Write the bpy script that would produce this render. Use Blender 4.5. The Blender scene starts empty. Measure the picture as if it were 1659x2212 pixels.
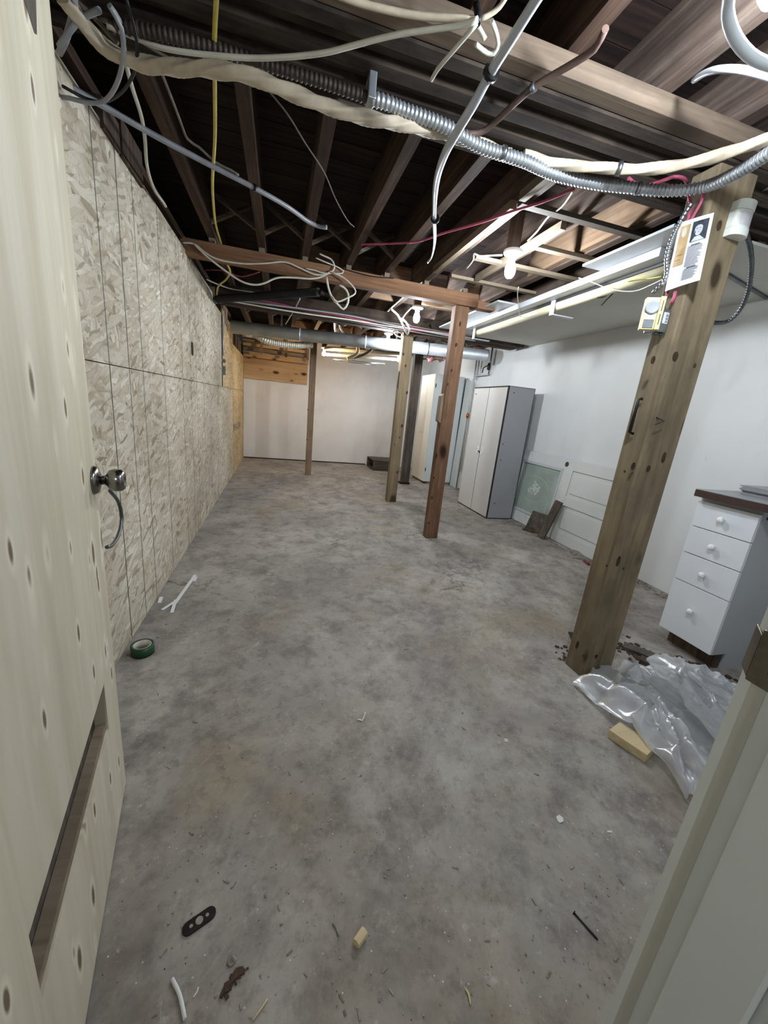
import bpy, math, random
from mathutils import Vector, Matrix, noise
random.seed(7)
C = bpy.context.scene
COL = C.collection
# ------------------------------------------------------------------ camera
H = 1.2
FPX = 831.38
CX, CY = 829.5, 1106.0
AX = [Vector((0.96322386, -0.02508996, -0.26752623)),
      Vector((-0.25066851, 0.27467463, -0.92828829)),
      Vector((0.09677339, 0.96120983, 0.25828389))]      # world axes seen in camera space
RW = Matrix((AX[0], AX[1], AX[2]))                        # camera space -> world
cd = bpy.data.cameras.new('camera'); cam = bpy.data.objects.new('camera', cd); COL.objects.link(cam)
cd.sensor_fit = 'HORIZONTAL'; cd.sensor_width = 36.0; cd.lens = FPX/1659*36.0; cd.clip_start = 0.01
cam.matrix_world = Matrix.Translation((0, 0, H)) @ RW.to_4x4()
C.camera = cam
# ------------------------------------------------------------------ light and exposure
w = bpy.data.worlds.new('world'); C.world = w; w.use_nodes = True
w.node_tree.nodes['Background'].inputs[0].default_value = (0.6, 0.65, 0.7, 1)
w.node_tree.nodes['Background'].inputs[1].default_value = 0.02
C.view_settings.view_transform = 'Standard'; C.view_settings.look = 'None'
C.view_settings.gamma = 1.0; C.view_settings.use_curve_mapping = False
C.view_settings.exposure = 1.6
BULB = 310.0                                             # emission of the cool bulbs
COOL = (0.85, 0.92, 1.0); WARM = (1.0, 0.70, 0.42)
# ------------------------------------------------------------------ pixel -> point on a real plane
O = Vector((0, 0, H))
def ray(px, py): return RW @ Vector(((px-CX)/FPX, -(py-CY)/FPX, -1.0))
def az(px, py, z=0.0): d = ray(px, py); return O + d*((z-H)/d.z)
def ax(px, py, x): d = ray(px, py); return O + d*(x/d.x)
def ay(px, py, y): d = ray(px, py); return O + d*(y/d.y)
def S(h):
    c = [int(h[i:i+2], 16)/255 for i in (0, 2, 4)]
    return tuple(v/12.92 if v <= .04045 else ((v+.055)/1.055)**2.4 for v in c) + (1,)
# ------------------------------------------------------------------ mesh builder
class MB:
    def __init__(s): s.v = []; s.f = []; s.sm = False
    def box(s, x0, x1, y0, y1, z0, z1):
        b = len(s.v)
        s.v += [(x0,y0,z0),(x1,y0,z0),(x1,y1,z0),(x0,y1,z0),(x0,y0,z1),(x1,y0,z1),(x1,y1,z1),(x0,y1,z1)]
        s.f += [tuple(b+i for i in q) for q in ((0,3,2,1),(4,5,6,7),(0,1,5,4),(1,2,6,5),(2,3,7,6),(3,0,4,7))]
        return s
    def obox(s, c, ex, ey, ez):                            # centre and three half vectors
        b = len(s.v); c, ex, ey, ez = map(Vector, (c, ex, ey, ez))
        for k in (-1, 1):
            for i, j in ((-1,-1),(1,-1),(1,1),(-1,1)): s.v.append(tuple(c+ex*i+ey*j+ez*k))
        s.f += [tuple(b+i for i in q) for q in ((0,3,2,1),(4,5,6,7),(0,1,5,4),(1,2,6,5),(2,3,7,6),(3,0,4,7))]
        return s
    def bar(s, a, b, wd, ht, up=(0,0,1)):                  # board from a to b
        a, b = Vector(a), Vector(b); d = (b-a); L = d.length; d.normalize()
        u = Vector(up); sd = d.cross(u).normalized(); u = sd.cross(d).normalized()
        return s.obox((a+b)/2, d*L/2, sd*wd/2, u*ht/2)
    def prism(s, poly, vec):
        b = len(s.v); n = len(poly); vec = Vector(vec)
        s.v += [tuple(Vector(p)) for p in poly] + [tuple(Vector(p)+vec) for p in poly]
        s.f += [tuple(b+i for i in reversed(range(n))), tuple(b+n+i for i in range(n))]
        s.f += [(b+i, b+(i+1) % n, b+n+(i+1) % n, b+n+i) for i in range(n)]
        return s
    def quad(s, *p): b = len(s.v); s.v += [tuple(q) for q in p]; s.f.append(tuple(b+i for i in range(len(p)))); return s
    def tube(s, pts, r, n=10, smooth=True, step=None, prof=None, caps=True):
        P = [Vector(p) for p in pts]
        if smooth and len(P) > 2: P = catmull(P, step or 0.02)
        elif step: P = resample(P, step)
        s.sm = True
        T = [(P[min(i+1, len(P)-1)]-P[max(i-1, 0)]).normalized() for i in range(len(P))]
        u = T[0].orthogonal().normalized(); b0 = len(s.v); acc = 0
        for i, p in enumerate(P):
            u = (u - T[i]*u.dot(T[i])); u = u.normalized() if u.length > 1e-6 else T[i].orthogonal().normalized()
            w_ = T[i].cross(u)
            if i: acc += (P[i]-P[i-1]).length
            for k in range(n):
                a = 2*math.pi*k/n
                rr = prof(acc, a) if prof else (r[min(i, len(r)-1)] if isinstance(r, (list, tuple)) else r)
                s.v.append(tuple(p + (u*math.cos(a)+w_*math.sin(a))*rr))
        for i in range(len(P)-1):
            for k in range(n):
                k2 = (k+1) % n
                s.f.append((b0+i*n+k, b0+i*n+k2, b0+(i+1)*n+k2, b0+(i+1)*n+k))
        if caps:
            s.f.append(tuple(b0+k for k in reversed(range(n)))); e = b0+(len(P)-1)*n
            s.f.append(tuple(e+k for k in range(n)))
        return s
    def lathe(s, c, prof, axis=(0,0,1), n=20):             # prof = [(radius, height)...]
        c = Vector(c); a = Vector(axis).normalized(); u = a.orthogonal().normalized(); v = a.cross(u)
        b0 = len(s.v); s.sm = True
        for r, h in prof:
            for k in range(n):
                t = 2*math.pi*k/n; s.v.append(tuple(c+a*h+(u*math.cos(t)+v*math.sin(t))*max(r, 1e-4)))
        for i in range(len(prof)-1):
            for k in range(n):
                k2 = (k+1) % n; s.f.append((b0+i*n+k, b0+i*n+k2, b0+(i+1)*n+k2, b0+(i+1)*n+k))
        s.f.append(tuple(b0+k for k in reversed(range(n)))); e = b0+(len(prof)-1)*n
        s.f.append(tuple(e+k for k in range(n)))
        return s
def catmull(P, step):
    out = []; Q = [P[0]*2-P[1]] + P + [P[-1]*2-P[-2]]
    for i in range(1, len(Q)-2):
        n = max(2, min(400, int((Q[i+1]-Q[i]).length/step)))
        for k in range(n):
            t = k/n; a, b, c, d = Q[i-1], Q[i], Q[i+1], Q[i+2]
            out.append(0.5*((2*b)+(c-a)*t+(2*a-5*b+4*c-d)*t*t+(3*b-a-3*c+d)*t**3))
    out.append(P[-1]); return out
def resample(P, step):
    out = []
    for a, b in zip(P, P[1:]):
        n = max(1, int((b-a).length/step)); out += [a.lerp(b, k/n) for k in range(n)]
    return out+[P[-1]]
# ------------------------------------------------------------------ object helpers
def obj(name, mb, mat, parent=None, bevel=0, label=None, kind=None, base=None):
    me = bpy.data.meshes.new(name)
    if parent is not None: off = world_loc(parent)
    elif base is not None: off = Vector(base)
    else:
        xs, ys, zs = zip(*mb.v); off = Vector(((min(xs)+max(xs))/2, (min(ys)+max(ys))/2, min(zs)))
    me.from_pydata([tuple(Vector(p)-off) for p in mb.v], [], mb.f); me.update()
    me.materials.append(mat)
    o = bpy.data.objects.new(name, me); COL.objects.link(o)
    if mb.sm:
        for p in me.polygons: p.use_smooth = len(p.vertices) == 4
    if parent is not None:
        o.parent = parent
    else: o.location = off
    if bevel:
        m = o.modifiers.new('bevel', 'BEVEL'); m.width = bevel; m.segments = 2; m.limit_method = 'ANGLE'; m.angle_limit = 0.7
    if label: o['label'] = label
    if kind: o['kind'] = kind
    return o
def world_loc(o):
    v = Vector((0, 0, 0))
    while o is not None: v += o.location; o = o.parent
    return v
def thing(name, label, cat, loc, group=None):
    o = bpy.data.objects.new(name, None); COL.objects.link(o); o.empty_display_size = .1
    o.location = loc; o['label'] = label; o['category'] = cat
    if group: o['group'] = group
    return o
def tag(o, label, cat, group=None, kind=None):
    o['label'] = label; o['category'] = cat
    if group: o['group'] = group
    if kind: o['kind'] = kind
    return o
def struct(name, mb, mat, **k): return obj(name, mb, mat, kind='structure', **k)
def B(*a): return MB().box(*a)
# ------------------------------------------------------------------ materials
class NT:
    def __init__(s, name, rough=.7, metal=0, spec=.3):
        s.m = bpy.data.materials.new(name); s.m.use_nodes = True; s.t = s.m.node_tree; s.n = s.t.nodes; s.l = s.t.links
        s.b = s.n['Principled BSDF']; s.b.inputs['Roughness'].default_value = rough; s.b.inputs['Metallic'].default_value = metal
        s.b.inputs['Specular IOR Level'].default_value = spec
        s.tc = s.n.new('ShaderNodeTexCoord')
        s.info = s.n.new('ShaderNodeObjectInfo')
    def co(s, scale=(1,1,1), rot=(0,0,0), rnd=True, world=False):
        src = s.tc.outputs['Object']
        if world: g = s.n.new('ShaderNodeNewGeometry'); src = g.outputs['Position']
        if rnd and not world:
            a = s.n.new('ShaderNodeVectorMath'); a.operation = 'ADD'; s.l.new(src, a.inputs[0])
            mu = s.n.new('ShaderNodeMath'); mu.operation = 'MULTIPLY'; mu.inputs[1].default_value = 17.0
            s.l.new(s.info.outputs['Random'], mu.inputs[0]); s.l.new(mu.outputs[0], a.inputs[1]); src = a.outputs[0]
        if any(rot):
            r = s.n.new('ShaderNodeMapping'); r.inputs['Rotation'].default_value = rot; s.l.new(src, r.inputs[0]); src = r.outputs[0]
        m = s.n.new('ShaderNodeMapping'); m.inputs['Scale'].default_value = scale; s.l.new(src, m.inputs[0]); return m.outputs[0]
    def noise(s, vec, scale=5, detail=4, rough=.55, dist=0, out='Fac'):
        n = s.n.new('ShaderNodeTexNoise'); n.inputs['Scale'].default_value = scale; n.inputs['Detail'].default_value = detail
        n.inputs['Roughness'].default_value = rough; n.inputs['Distortion'].default_value = dist; s.l.new(vec, n.inputs['Vector'])
        return n.outputs[out]
    def vor(s, vec, scale=5, feat='F1', out='Distance', rnd=1.0):
        n = s.n.new('ShaderNodeTexVoronoi'); n.feature = feat; n.inputs['Scale'].default_value = scale
        n.inputs['Randomness'].default_value = rnd; s.l.new(vec, n.inputs['Vector']); return n.outputs[out]
    def ramp(s, fac, stops, interp='LINEAR'):
        r = s.n.new('ShaderNodeValToRGB'); r.color_ramp.interpolation = interp; e = r.color_ramp.elements
        while len(e) < len(stops): e.new(.5)
        for i, (p, c) in enumerate(stops):
            e[i].position = p; e[i].color = c if isinstance(c, tuple) and len(c) == 4 else (c, c, c, 1)
        s.l.new(fac, r.inputs[0]); return r.outputs[0]
    def mix(s, a, b, fac, mode='MIX'):
        m = s.n.new('ShaderNodeMix'); m.data_type = 'RGBA'; m.blend_type = mode
        for sock, v in ((m.inputs[0], fac), (m.inputs[6], a), (m.inputs[7], b)):
            if isinstance(v, (int, float)): sock.default_value = v
            elif isinstance(v, tuple): sock.default_value = v
            else: s.l.new(v, sock)
        return m.outputs[2]
    def math(s, op, a, b=None, clamp=False):
        m = s.n.new('ShaderNodeMath'); m.operation = op; m.use_clamp = clamp
        for i, v in enumerate((a, b)):
            if v is None: continue
            if isinstance(v, (int, float)): m.inputs[i].default_value = v
            else: s.l.new(v, m.inputs[i])
        return m.outputs[0]
    def sep(s, vec):
        n = s.n.new('ShaderNodeSeparateXYZ'); s.l.new(vec, n.inputs[0]); return n.outputs
    def col(s, c):
        if isinstance(c, tuple): s.b.inputs['Base Color'].default_value = c
        else: s.l.new(c, s.b.inputs['Base Color'])
        return s
    def bump(s, h, strength=.3, dist=.002):
        n = s.n.new('ShaderNodeBump'); n.inputs['Strength'].default_value = strength; n.inputs['Distance'].default_value = dist
        s.l.new(h, n.inputs['Height']); s.l.new(n.outputs[0], s.b.inputs['Normal']); return s
    def rgh(s, v): s.l.new(v, s.b.inputs['Roughness']); return s
def plain(name, hexc, rough=.6, metal=0, var=.12, scale=12, spec=.3, bump=0):
    t = NT(name, rough, metal, spec); c = S(hexc)
    n = t.noise(t.co(), scale, 4)
    lo = tuple(v*(1-var) for v in c[:3])+(1,); hi = tuple(min(1, v*(1+var)) for v in c[:3])+(1,)
    t.col(t.ramp(n, [(.3, lo), (.7, hi)]))
    if bump: t.bump(n, bump, .003)
    return t.m
def wood(name, c1, c2, c3, axis='z', knots=.0, knotc='4a3826', rough=.8, dirt=None, dirtamt=.5, gs=60, stretch=.04, bump=.35):
    t = NT(name, rough, 0, .2); i = 'xyz'.index(axis)
    sc = [1, 1, 1]; sc[i] = stretch
    v = t.co(tuple(sc))
    g1 = t.noise(v, gs, 6, .6, .6); g2 = t.noise(v, gs*.22, 3, .5, 1.2)
    g = t.mix(g1, g2, .5)
    col = t.ramp(g, [(.34, S(c1)), (.5, S(c2)), (.66, S(c3))])
    if dirt:
        d = t.noise(t.co(tuple([.6 if k == i else 1 for k in range(3)])), 5, 5, .65)
        dm = t.ramp(d, [(.42, 0.0), (.68, dirtamt)]); col = t.mix(col, S(dirt), dm)
    if knots:
        ks = [1, 1, 1]; ks[i] = .5
        kv = t.co(tuple(ks)); wob = t.noise(kv, 14, 2, .5, 0, 'Color')
        a = t.n.new('ShaderNodeVectorMath'); a.operation = 'MULTIPLY_ADD'; t.l.new(wob, a.inputs[0]); a.inputs[1].default_value = (.02,)*3; t.l.new(kv, a.inputs[2])
        n = t.n.new('ShaderNodeTexVoronoi'); n.inputs['Scale'].default_value = knots; t.l.new(a.outputs[0], n.inputs['Vector'])
        kd = n.outputs['Distance']
        ring = t.ramp(kd, [(.0, S(knotc)), (.13, S(knotc)), (.18, S(c1)), (.27, S(c2))])
        col = t.mix(col, ring, t.ramp(kd, [(.17, 1.0), (.3, 0.0)]))
    t.col(col); t.bump(g1, bump, .002)
    return t.m
M = {}
# treated lumber, joists and trim woods
for a in 'xyz':
    M['dark_'+a] = wood('dark_joist_wood_'+a, '2a1e17', '45342a', '63503f', a, dirt='211813', dirtamt=.5)
    M['old_'+a] = wood('old_brown_wood_'+a, '3c3029', '5a4b42', '77685c', a, knots=2.2, dirt='2a2320', dirtamt=.6)
    M['light_'+a] = wood('light_wood_'+a, '6d6150', '837563', '958774', a, knots=2.5, dirt='6e6253', dirtamt=.5)
    M['fir_'+a] = wood('brown_fir_'+a, '63503f', '7d6651', '8f7862', a, knots=3.0, knotc='3c2d22', dirt='544538', dirtamt=.5)
    M['grey_'+a] = wood('weathered_wood_'+a, '3f3832', '5c544b', '756c62', a, dirt='2c2723', dirtamt=.5)
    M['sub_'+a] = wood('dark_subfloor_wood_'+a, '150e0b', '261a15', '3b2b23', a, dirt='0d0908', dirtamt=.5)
    M['charred_'+a] = wood('blackened_wood_'+a, '16100d', '2a211b', '4a3e35', a, dirt='6b5e52', dirtamt=.4, rough=.85, gs=40)
M['beam2_x'] = wood('smooth_beam_wood', '6b4c36', '86634a', '9a765a', 'x', knots=3.0, knotc='3c2818', dirt='5c4636', dirtamt=.35)
M['front_x'] = wood('beam_front_wood', '4d4137', '655648', '7a6a5a', 'x', knots=3.5, knotc='3e342c', dirt='4a4038', dirtamt=.6)
M['post_green'] = wood('treated_post_wood', '5f5341', '7b6c55', '8e7e66', 'z', knots=7.0, knotc='3a2d20', dirt='564d3f', dirtamt=.7, gs=38, stretch=.07)
M['post_green_light'] = wood('treated_post_wood_pale', '6a5c46', '82725a', '95866c', 'z', knots=4.0, knotc='4a3522', dirt='6a5c44', dirtamt=.4)
M['post_red'] = wood('reddish_post_wood', '58412f', '745742', '8a6c54', 'z', knots=4.2, knotc='2e1b10', dirt='4a3222', dirtamt=.55)
M['ply_ledge'] = wood('ledge_plywood', 'a2855f', 'b59873', 'c4a987', 'x', knots=6.0, gs=30, bump=.1)
M['knot'] = wood('knot_wood', '2c2016', '3d2d1f', '4f3b2a', 'y', gs=90)
M['offcut'] = wood('offcut_pine', 'b7a27c', 'cdb992', 'd8c7a4', 'x', gs=50, bump=.15)
# OSB
def make_osb(name='osb', tint=None):
    t = NT(name, .75, 0, .2)
    base = None; ht = None
    lay = [(0.35, (1, 8, 42), 1), (-0.95, (1, 8, 46), 2), (1.25, (1, 9, 50), 3), (0.1, (1, 8, 44), 4), (-.4, (1, 10, 54), 5)]
    pal = [(.0, S('9a8c76')), (.12, S('bcb09a')), (.45, S('c9bfab')), (.8, S('d2cab8')), (1, S('e2dccd'))]
    for rot, sc, sd in lay:
        v = t.co((1, 1, 1), (rot, 0, 0), rnd=False, world=True)
        wob = t.noise(v, 9, 2, .5, 0, 'Color')
        a = t.n.new('ShaderNodeVectorMath'); a.operation = 'MULTIPLY_ADD'; t.l.new(wob, a.inputs[0]); a.inputs[1].default_value = (0, .03, .03); t.l.new(v, a.inputs[2])
        m = t.n.new('ShaderNodeMapping'); m.inputs['Scale'].default_value = (0, sc[1], sc[2]); m.inputs['Location'].default_value = (sd*3.7, sd*1.3, 0); t.l.new(a.outputs[0], m.inputs[0])
        n = t.n.new('ShaderNodeTexVoronoi'); n.inputs['Scale'].default_value = 1.0; t.l.new(m.outputs[0], n.inputs['Vector'])
        cc = t.sep(n.outputs['Color'])
        col = t.ramp(cc[0], pal)
        fine = t.noise(m.outputs[0], 6, 3)
        col = t.mix(col, S('7f6e54'), t.ramp(fine, [(.55, 0.0), (.75, .35)]))
        ed = t.ramp(n.outputs['Distance'], [(.5, 0.0), (.9, .3)])
        col = t.mix(col, S('6d5a42'), ed)
        if base is None: base = col; ht = cc[1]
        else:
            mk = t.math('GREATER_THAN', cc[2], .52)
            base = t.mix(base, col, mk); ht = t.mix(ht, cc[1], mk)
    dk = t.ramp(t.noise(t.co((1, 26, 70), (.6, 0, 0), rnd=False, world=True), 1, 2, .5), [(.68, 0.0), (.74, .75)])
    base = t.mix(base, S('6f5940'), dk)
    big = t.ramp(t.noise(t.co(rnd=False, world=True), 1.3, 3), [(.3, S('cfcbc4')), (.7, S('ffffff'))])
    base = t.mix(base, big, 1.0, 'MULTIPLY')
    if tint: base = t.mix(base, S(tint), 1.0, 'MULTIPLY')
    # pencilled stud lines
    p = t.sep(t.co(rnd=False, world=True)); wv = t.math('MULTIPLY', t.math('SUBTRACT', t.noise(t.co((0, 0, 1), rnd=False, world=True), 3, 3), .5), .012)
    yy = t.math('ADD', p[1], wv); acc = None
    for y0 in (1.885, 2.105, 2.295, 2.68, 3.15, 3.42, 3.64, 3.95, 4.78, 5.6):
        d = t.math('LESS_THAN', t.math('ABSOLUTE', t.math('SUBTRACT', yy, y0)), .0045)
        acc = d if acc is None else t.math('MAXIMUM', acc, d)
    base = t.mix(base, S('4a4e4c'), t.math('MULTIPLY', acc, .9))
    t.col(base); t.bump(ht, .25, .002); return t.m
M['osb'] = make_osb()
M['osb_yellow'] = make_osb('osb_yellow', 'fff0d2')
# plywood of the near door
def make_ply():
    t = NT('door_plywood', .6, 0, .25)
    v = t.co((1, 1, .06), rnd=False)
    g = t.noise(v, 26, 5, .6, .8); g2 = t.noise(v, 6, 3, .5, .6)
    col = t.ramp(t.mix(g, g2, .55), [(.32, S('b4a991')), (.5, S('c6bda6')), (.68, S('d3cbb8'))])
    for sc, off, th in ((15.0, 0, .30), (10.0, 3.1, .36)):
        kv = t.co((1, 1, .36), rnd=False)
        m = t.n.new('ShaderNodeMapping'); m.inputs['Location'].default_value = (off, off*2, off); m.inputs['Scale'].default_value = (0.15, 1, 1); t.l.new(kv, m.inputs[0])
        n = t.n.new('ShaderNodeTexVoronoi'); n.inputs['Scale'].default_value = sc; t.l.new(m.outputs[0], n.inputs['Vector'])
        pick = t.math('GREATER_THAN', t.sep(n.outputs['Color'])[0], .4); d = n.outputs['Distance']
        halo = t.math('MULTIPLY', t.ramp(d, [(.15, .6), (.24, 0.0)]), pick)
        core = t.math('MULTIPLY', t.ramp(d, [(.08, .9), (.13, 0.0)]), pick)
        col = t.mix(col, S('dfd6c0'), halo); col = t.mix(col, S('5f482c'), core)
    st = t.ramp(t.noise(t.co((1, 1, .25), rnd=False), 3.2, 4), [(.62, 0.0), (.8, .4)])
    col = t.mix(col, S('9b8c6e'), st)
    t.col(col); t.bump(g, .1, .001); return t.m
M['ply'] = make_ply()
def make_concrete():
    t = NT('concrete', .8, 0, .3)
    v = t.co(rnd=False)
    a = t.noise(v, 1.6, 8, .68, .5); b = t.noise(v, 7, 6, .7); c = t.noise(v, 60, 4, .7)
    col = t.ramp(a, [(.3, S('7b756f')), (.5, S('968f87')), (.7, S('aca59c'))])
    col = t.mix(col, S('68625c'), t.ramp(b, [(.46, 0.0), (.66, .7)]))
    col = t.mix(col, S('b7b2a9'), t.ramp(t.noise(t.co((1, .6, 1), (0, 0, .5), rnd=False), 2.3, 8, .72), [(.53, 0.0), (.7, .6)]))
    col = t.mix(col, S('8d7b58'), t.ramp(t.noise(t.co((1, 1, 1), (0, 0, 1), rnd=False), 1.3, 5, .65), [(.54, 0.0), (.72, .5)]))
    col = t.mix(col, S('5a554f'), t.ramp(c, [(.6, 0.0), (.78, .5)]))
    # fine flakes and grit
    f = t.vor(v, 55); fr = t.sep(t.vor(v, 55, out='Color'))
    col = t.mix(col, S('c9c5bd'), t.math('MULTIPLY', t.math('LESS_THAN', f, .10), t.math('GREATER_THAN', fr[0], .80)))
    col = t.mix(col, S('3b3733'), t.math('MULTIPLY', t.math('LESS_THAN', f, .09), t.math('LESS_THAN', fr[1], .14)))
    # scratches and hairline cracks
    sw = t.noise(t.co((1, 9, 1), (0, 0, -.9), rnd=False), 6, 3, .5)
    col = t.mix(col, S('aaa69f'), t.ramp(sw, [(.68, 0.0), (.74, .35)]))
    wob = t.noise(v, 3, 5, .6, 0, 'Color')
    q = t.n.new('ShaderNodeVectorMath'); q.operation = 'MULTIPLY_ADD'; t.l.new(wob, q.inputs[0]); q.inputs[1].default_value = (.5,)*3; t.l.new(v, q.inputs[2])
    cr = t.vor(q.outputs[0], .55, 'DISTANCE_TO_EDGE')
    gate = t.ramp(t.noise(v, 1.4, 2), [(.5, 0.0), (.62, .7)])
    col = t.mix(col, S('4a4642'), t.math('MULTIPLY', t.ramp(cr, [(.0, 1.0), (.006, 0.0)]), gate))
    col = t.mix(col, S('57524d'), t.ramp(t.noise(t.co((1, 1, 1), (0, 0, 2), rnd=False), 18, 6, .75), [(.52, 0.0), (.7, .5)]))
    col = t.mix(col, S('c4c0b9'), t.ramp(t.noise(t.co((1, 1, 1), (0, 0, 2.6), rnd=False), 26, 5, .75), [(.6, 0.0), (.74, .45)]))
    t.col(col); t.bump(b, .25, .004); t.rgh(t.ramp(b, [(.3, .62), (.7, .9)])); return t.m
M['concrete'] = make_concrete()
def make_paint(name, c1, c2, scuff, amt=.35):
    t = NT(name, .75, 0, .25); v = t.co(rnd=False)
    col = t.ramp(t.noise(v, 1.2, 4), [(.35, S(c1)), (.65, S(c2))])
    col = t.mix(col, S(scuff), t.ramp(t.noise(t.co((1, 1, .5), rnd=False), 3.1, 6, .7), [(.55, 0.0), (.78, amt)]))
    col = t.mix(col, S('7b776f'), t.ramp(t.noise(t.co((1, 1, .3), (.4, 0, .4), rnd=False), 17, 3, .6), [(.73, 0.0), (.78, .35)]))
    t.col(col); t.bump(t.noise(v, 40, 3), .08, .002); return t.m
M['wall_white'] = make_paint('wall_paint', 'cfd1d0', 'd9dad8', 'bdbbb4')
M['wall_far'] = make_paint('far_wall_paint', 'cecbc6', 'dad8d4', 'bab6ad', .5)
M['drywall'] = make_paint('ceiling_board', 'c3c1b9', 'cfcdc5', 'a39c87', .4)
M['door_paint'] = make_paint('old_door_paint', 'c4c7c4', 'd2d4d1', '9c9a90', .6)
M['jamb'] = make_paint('jamb_paint', 'cdd0ca', 'd8dbd5', 'b5b3a6', .4)
M['jamb_tan'] = make_paint('jamb_strip_tan', 'b7b5a8', 'c1bfb2', 'a5a293', .4)
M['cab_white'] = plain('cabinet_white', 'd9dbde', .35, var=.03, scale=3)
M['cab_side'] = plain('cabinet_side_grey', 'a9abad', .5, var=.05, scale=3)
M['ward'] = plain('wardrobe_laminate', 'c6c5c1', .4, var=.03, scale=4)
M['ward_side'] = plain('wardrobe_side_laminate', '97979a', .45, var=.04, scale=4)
M['tall_white'] = plain('tall_cabinet_cream', 'dad7c9', .4, var=.04, scale=3)
M['tall_side'] = plain('tall_cabinet_side', 'ccd1cf', .4, var=.04, scale=3)
M['black'] = plain('black_plastic', '141414', .45, var=.1)
M['blackedge'] = plain('dark_edging', '2c2c2e', .5, var=.1)
M['rust'] = plain('rusty_brown', '4a3a2e', .9, var=.4, scale=30, bump=.4)
M['counter'] = plain('dark_counter_laminate', '3f2f2c', .3, var=.2, scale=40, spec=.5)
M['countertop'] = plain('grey_counter_surface', '8e8f91', .35, var=.1, scale=40)
M['porcelain'] = plain('white_porcelain', 'ebebe8', .25, var=.02, spec=.5)
M['plastic_white'] = plain('white_plastic', 'd8d9cf', .35, var=.03, spec=.5)
M['lens'] = plain('sensor_window', 'c9c6c6', .3, var=.02)
M['beige'] = plain('beige_plastic', 'd6c796', .45, var=.04)
M['steel'] = plain('galvanized_steel', '9a9fa3', .32, .95, .18, 18)
M['rib'] = plain('ribbed_steel', 'b2b6ba', .38, .75, .15, 18)
M['darkrib'] = plain('dusty_ribbed_steel', '4b443e', .6, .5, .25, 18)
M['steel_dark'] = plain('dull_steel', '6d7072', .42, .9, .2, 20)
M['zinc'] = plain('duct_zinc', 'b4babd', .42, .45, .15, 9)
M['flexsilver'] = plain('foil_duct', 'c9c3b3', .4, .35, .2, 25)
M['knobmetal'] = plain('satin_nickel', '83807b', .22, 1.0, .08, 4)
M['brass'] = plain('aged_strike_plate', '6f675a', .4, .8, .35, 25)
M['darkmetal'] = plain('dark_iron', '302d2c', .5, .7, .3, 25)
M['cream'] = plain('cream_cable', 'b9ab96', .55, var=.15, scale=30)
M['white_cable'] = plain('white_cable', 'c9c4b6', .45, var=.1, scale=20)
M['grey_cable'] = plain('grey_cable', '8f9196', .4, var=.12, scale=20, spec=.5)
M['silver_cable'] = plain('silver_white_cable', 'b4b8bd', .3, var=.1, scale=20, spec=.6)
M['dirty_cable'] = plain('dirty_cable', '6b6257', .6, var=.25, scale=30)
M['brown_cable'] = plain('brown_cable', '5a4740', .55, var=.25, scale=20)
M['yellow_cable'] = plain('yellow_cable', 'c2b35c', .45, var=.15, scale=25)
M['red_cable'] = plain('pink_red_cable', 'a0485e', .45, var=.2, scale=20)
M['black_cable'] = plain('black_cable', '1b1b1c', .4, var=.2)
M['foam'] = plain('black_foam', '1c1a1a', .9, var=.3, scale=40, bump=.3)
M['tan_tube'] = plain('yellowed_tube', 'd3cba9', .35, var=.06, scale=6, spec=.5)
M['pvc'] = plain('aged_pvc', 'c9bfa6', .4, var=.12, scale=8)
M['copper'] = plain('copper', 'b4603e', .35, .9, .2, 20)
M['fixture'] = plain('white_enamel', 'b9bcbe', .3, var=.03, spec=.5)
M['insul'] = plain('pink_insulation', 'd0939a', .95, var=.35, scale=25, bump=.8)
M['paper'] = plain('poster_paper', 'd3d3d6', .6, var=.02)
M['sepia'] = plain('poster_sepia_print', 'b0936a', .6, var=.3, scale=25)
M['ink'] = plain('printed_ink', '3c3c44', .6, var=.1)
M['photo_dark'] = plain('printed_photo_dark', '3d4048', .6, var=.5, scale=40)
M['photo_light'] = plain('printed_photo_light', 'b9bcc0', .6, var=.15, scale=40)
M['greentape'] = plain('green_tape', '24482f', .35, var=.15)
M['taperoll'] = plain('cardboard_core', 'c4bdb0', .7, var=.08)
M['tapewhite'] = plain('white_tape', 'dcdcda', .5, var=.04)
M['etch'] = plain('etched_glass_pattern', 'bac4bc', .6, var=.1, scale=30)
M['glassgreen'] = plain('grey_green_glass', '9aa69d', .12, var=.15, scale=5, spec=.8)
M['orange'] = plain('orange_plastic', 'c96a35', .5, var=.1)
M['rubble'] = plain('rubble', '8c857b', .9, var=.45, scale=60, bump=.5)
M['hole'] = plain('dark_hollow', '0a0908', .9, var=.3)
def emit(name, col, st):
    m = bpy.data.materials.new(name); m.use_nodes = True; n = m.node_tree.nodes; b = n['Principled BSDF']
    b.inputs['Base Color'].default_value = (.9, .9, .9, 1)
    b.inputs['Emission Color'].default_value = (*col, 1); b.inputs['Emission Strength'].default_value = st
    return m
M['bulb_cool'] = emit('cool_bulb_glass', COOL, BULB)
M['bulb_warm'] = emit('warm_bulb_glass', WARM, BULB*.9)
M['bulb_near'] = emit('near_bulb_glass', (.80, .90, 1.0), BULB*.95)
M['bulb_hall'] = emit('passage_bulb_glass', (.95, .96, 1.0), BULB*.62)
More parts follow.
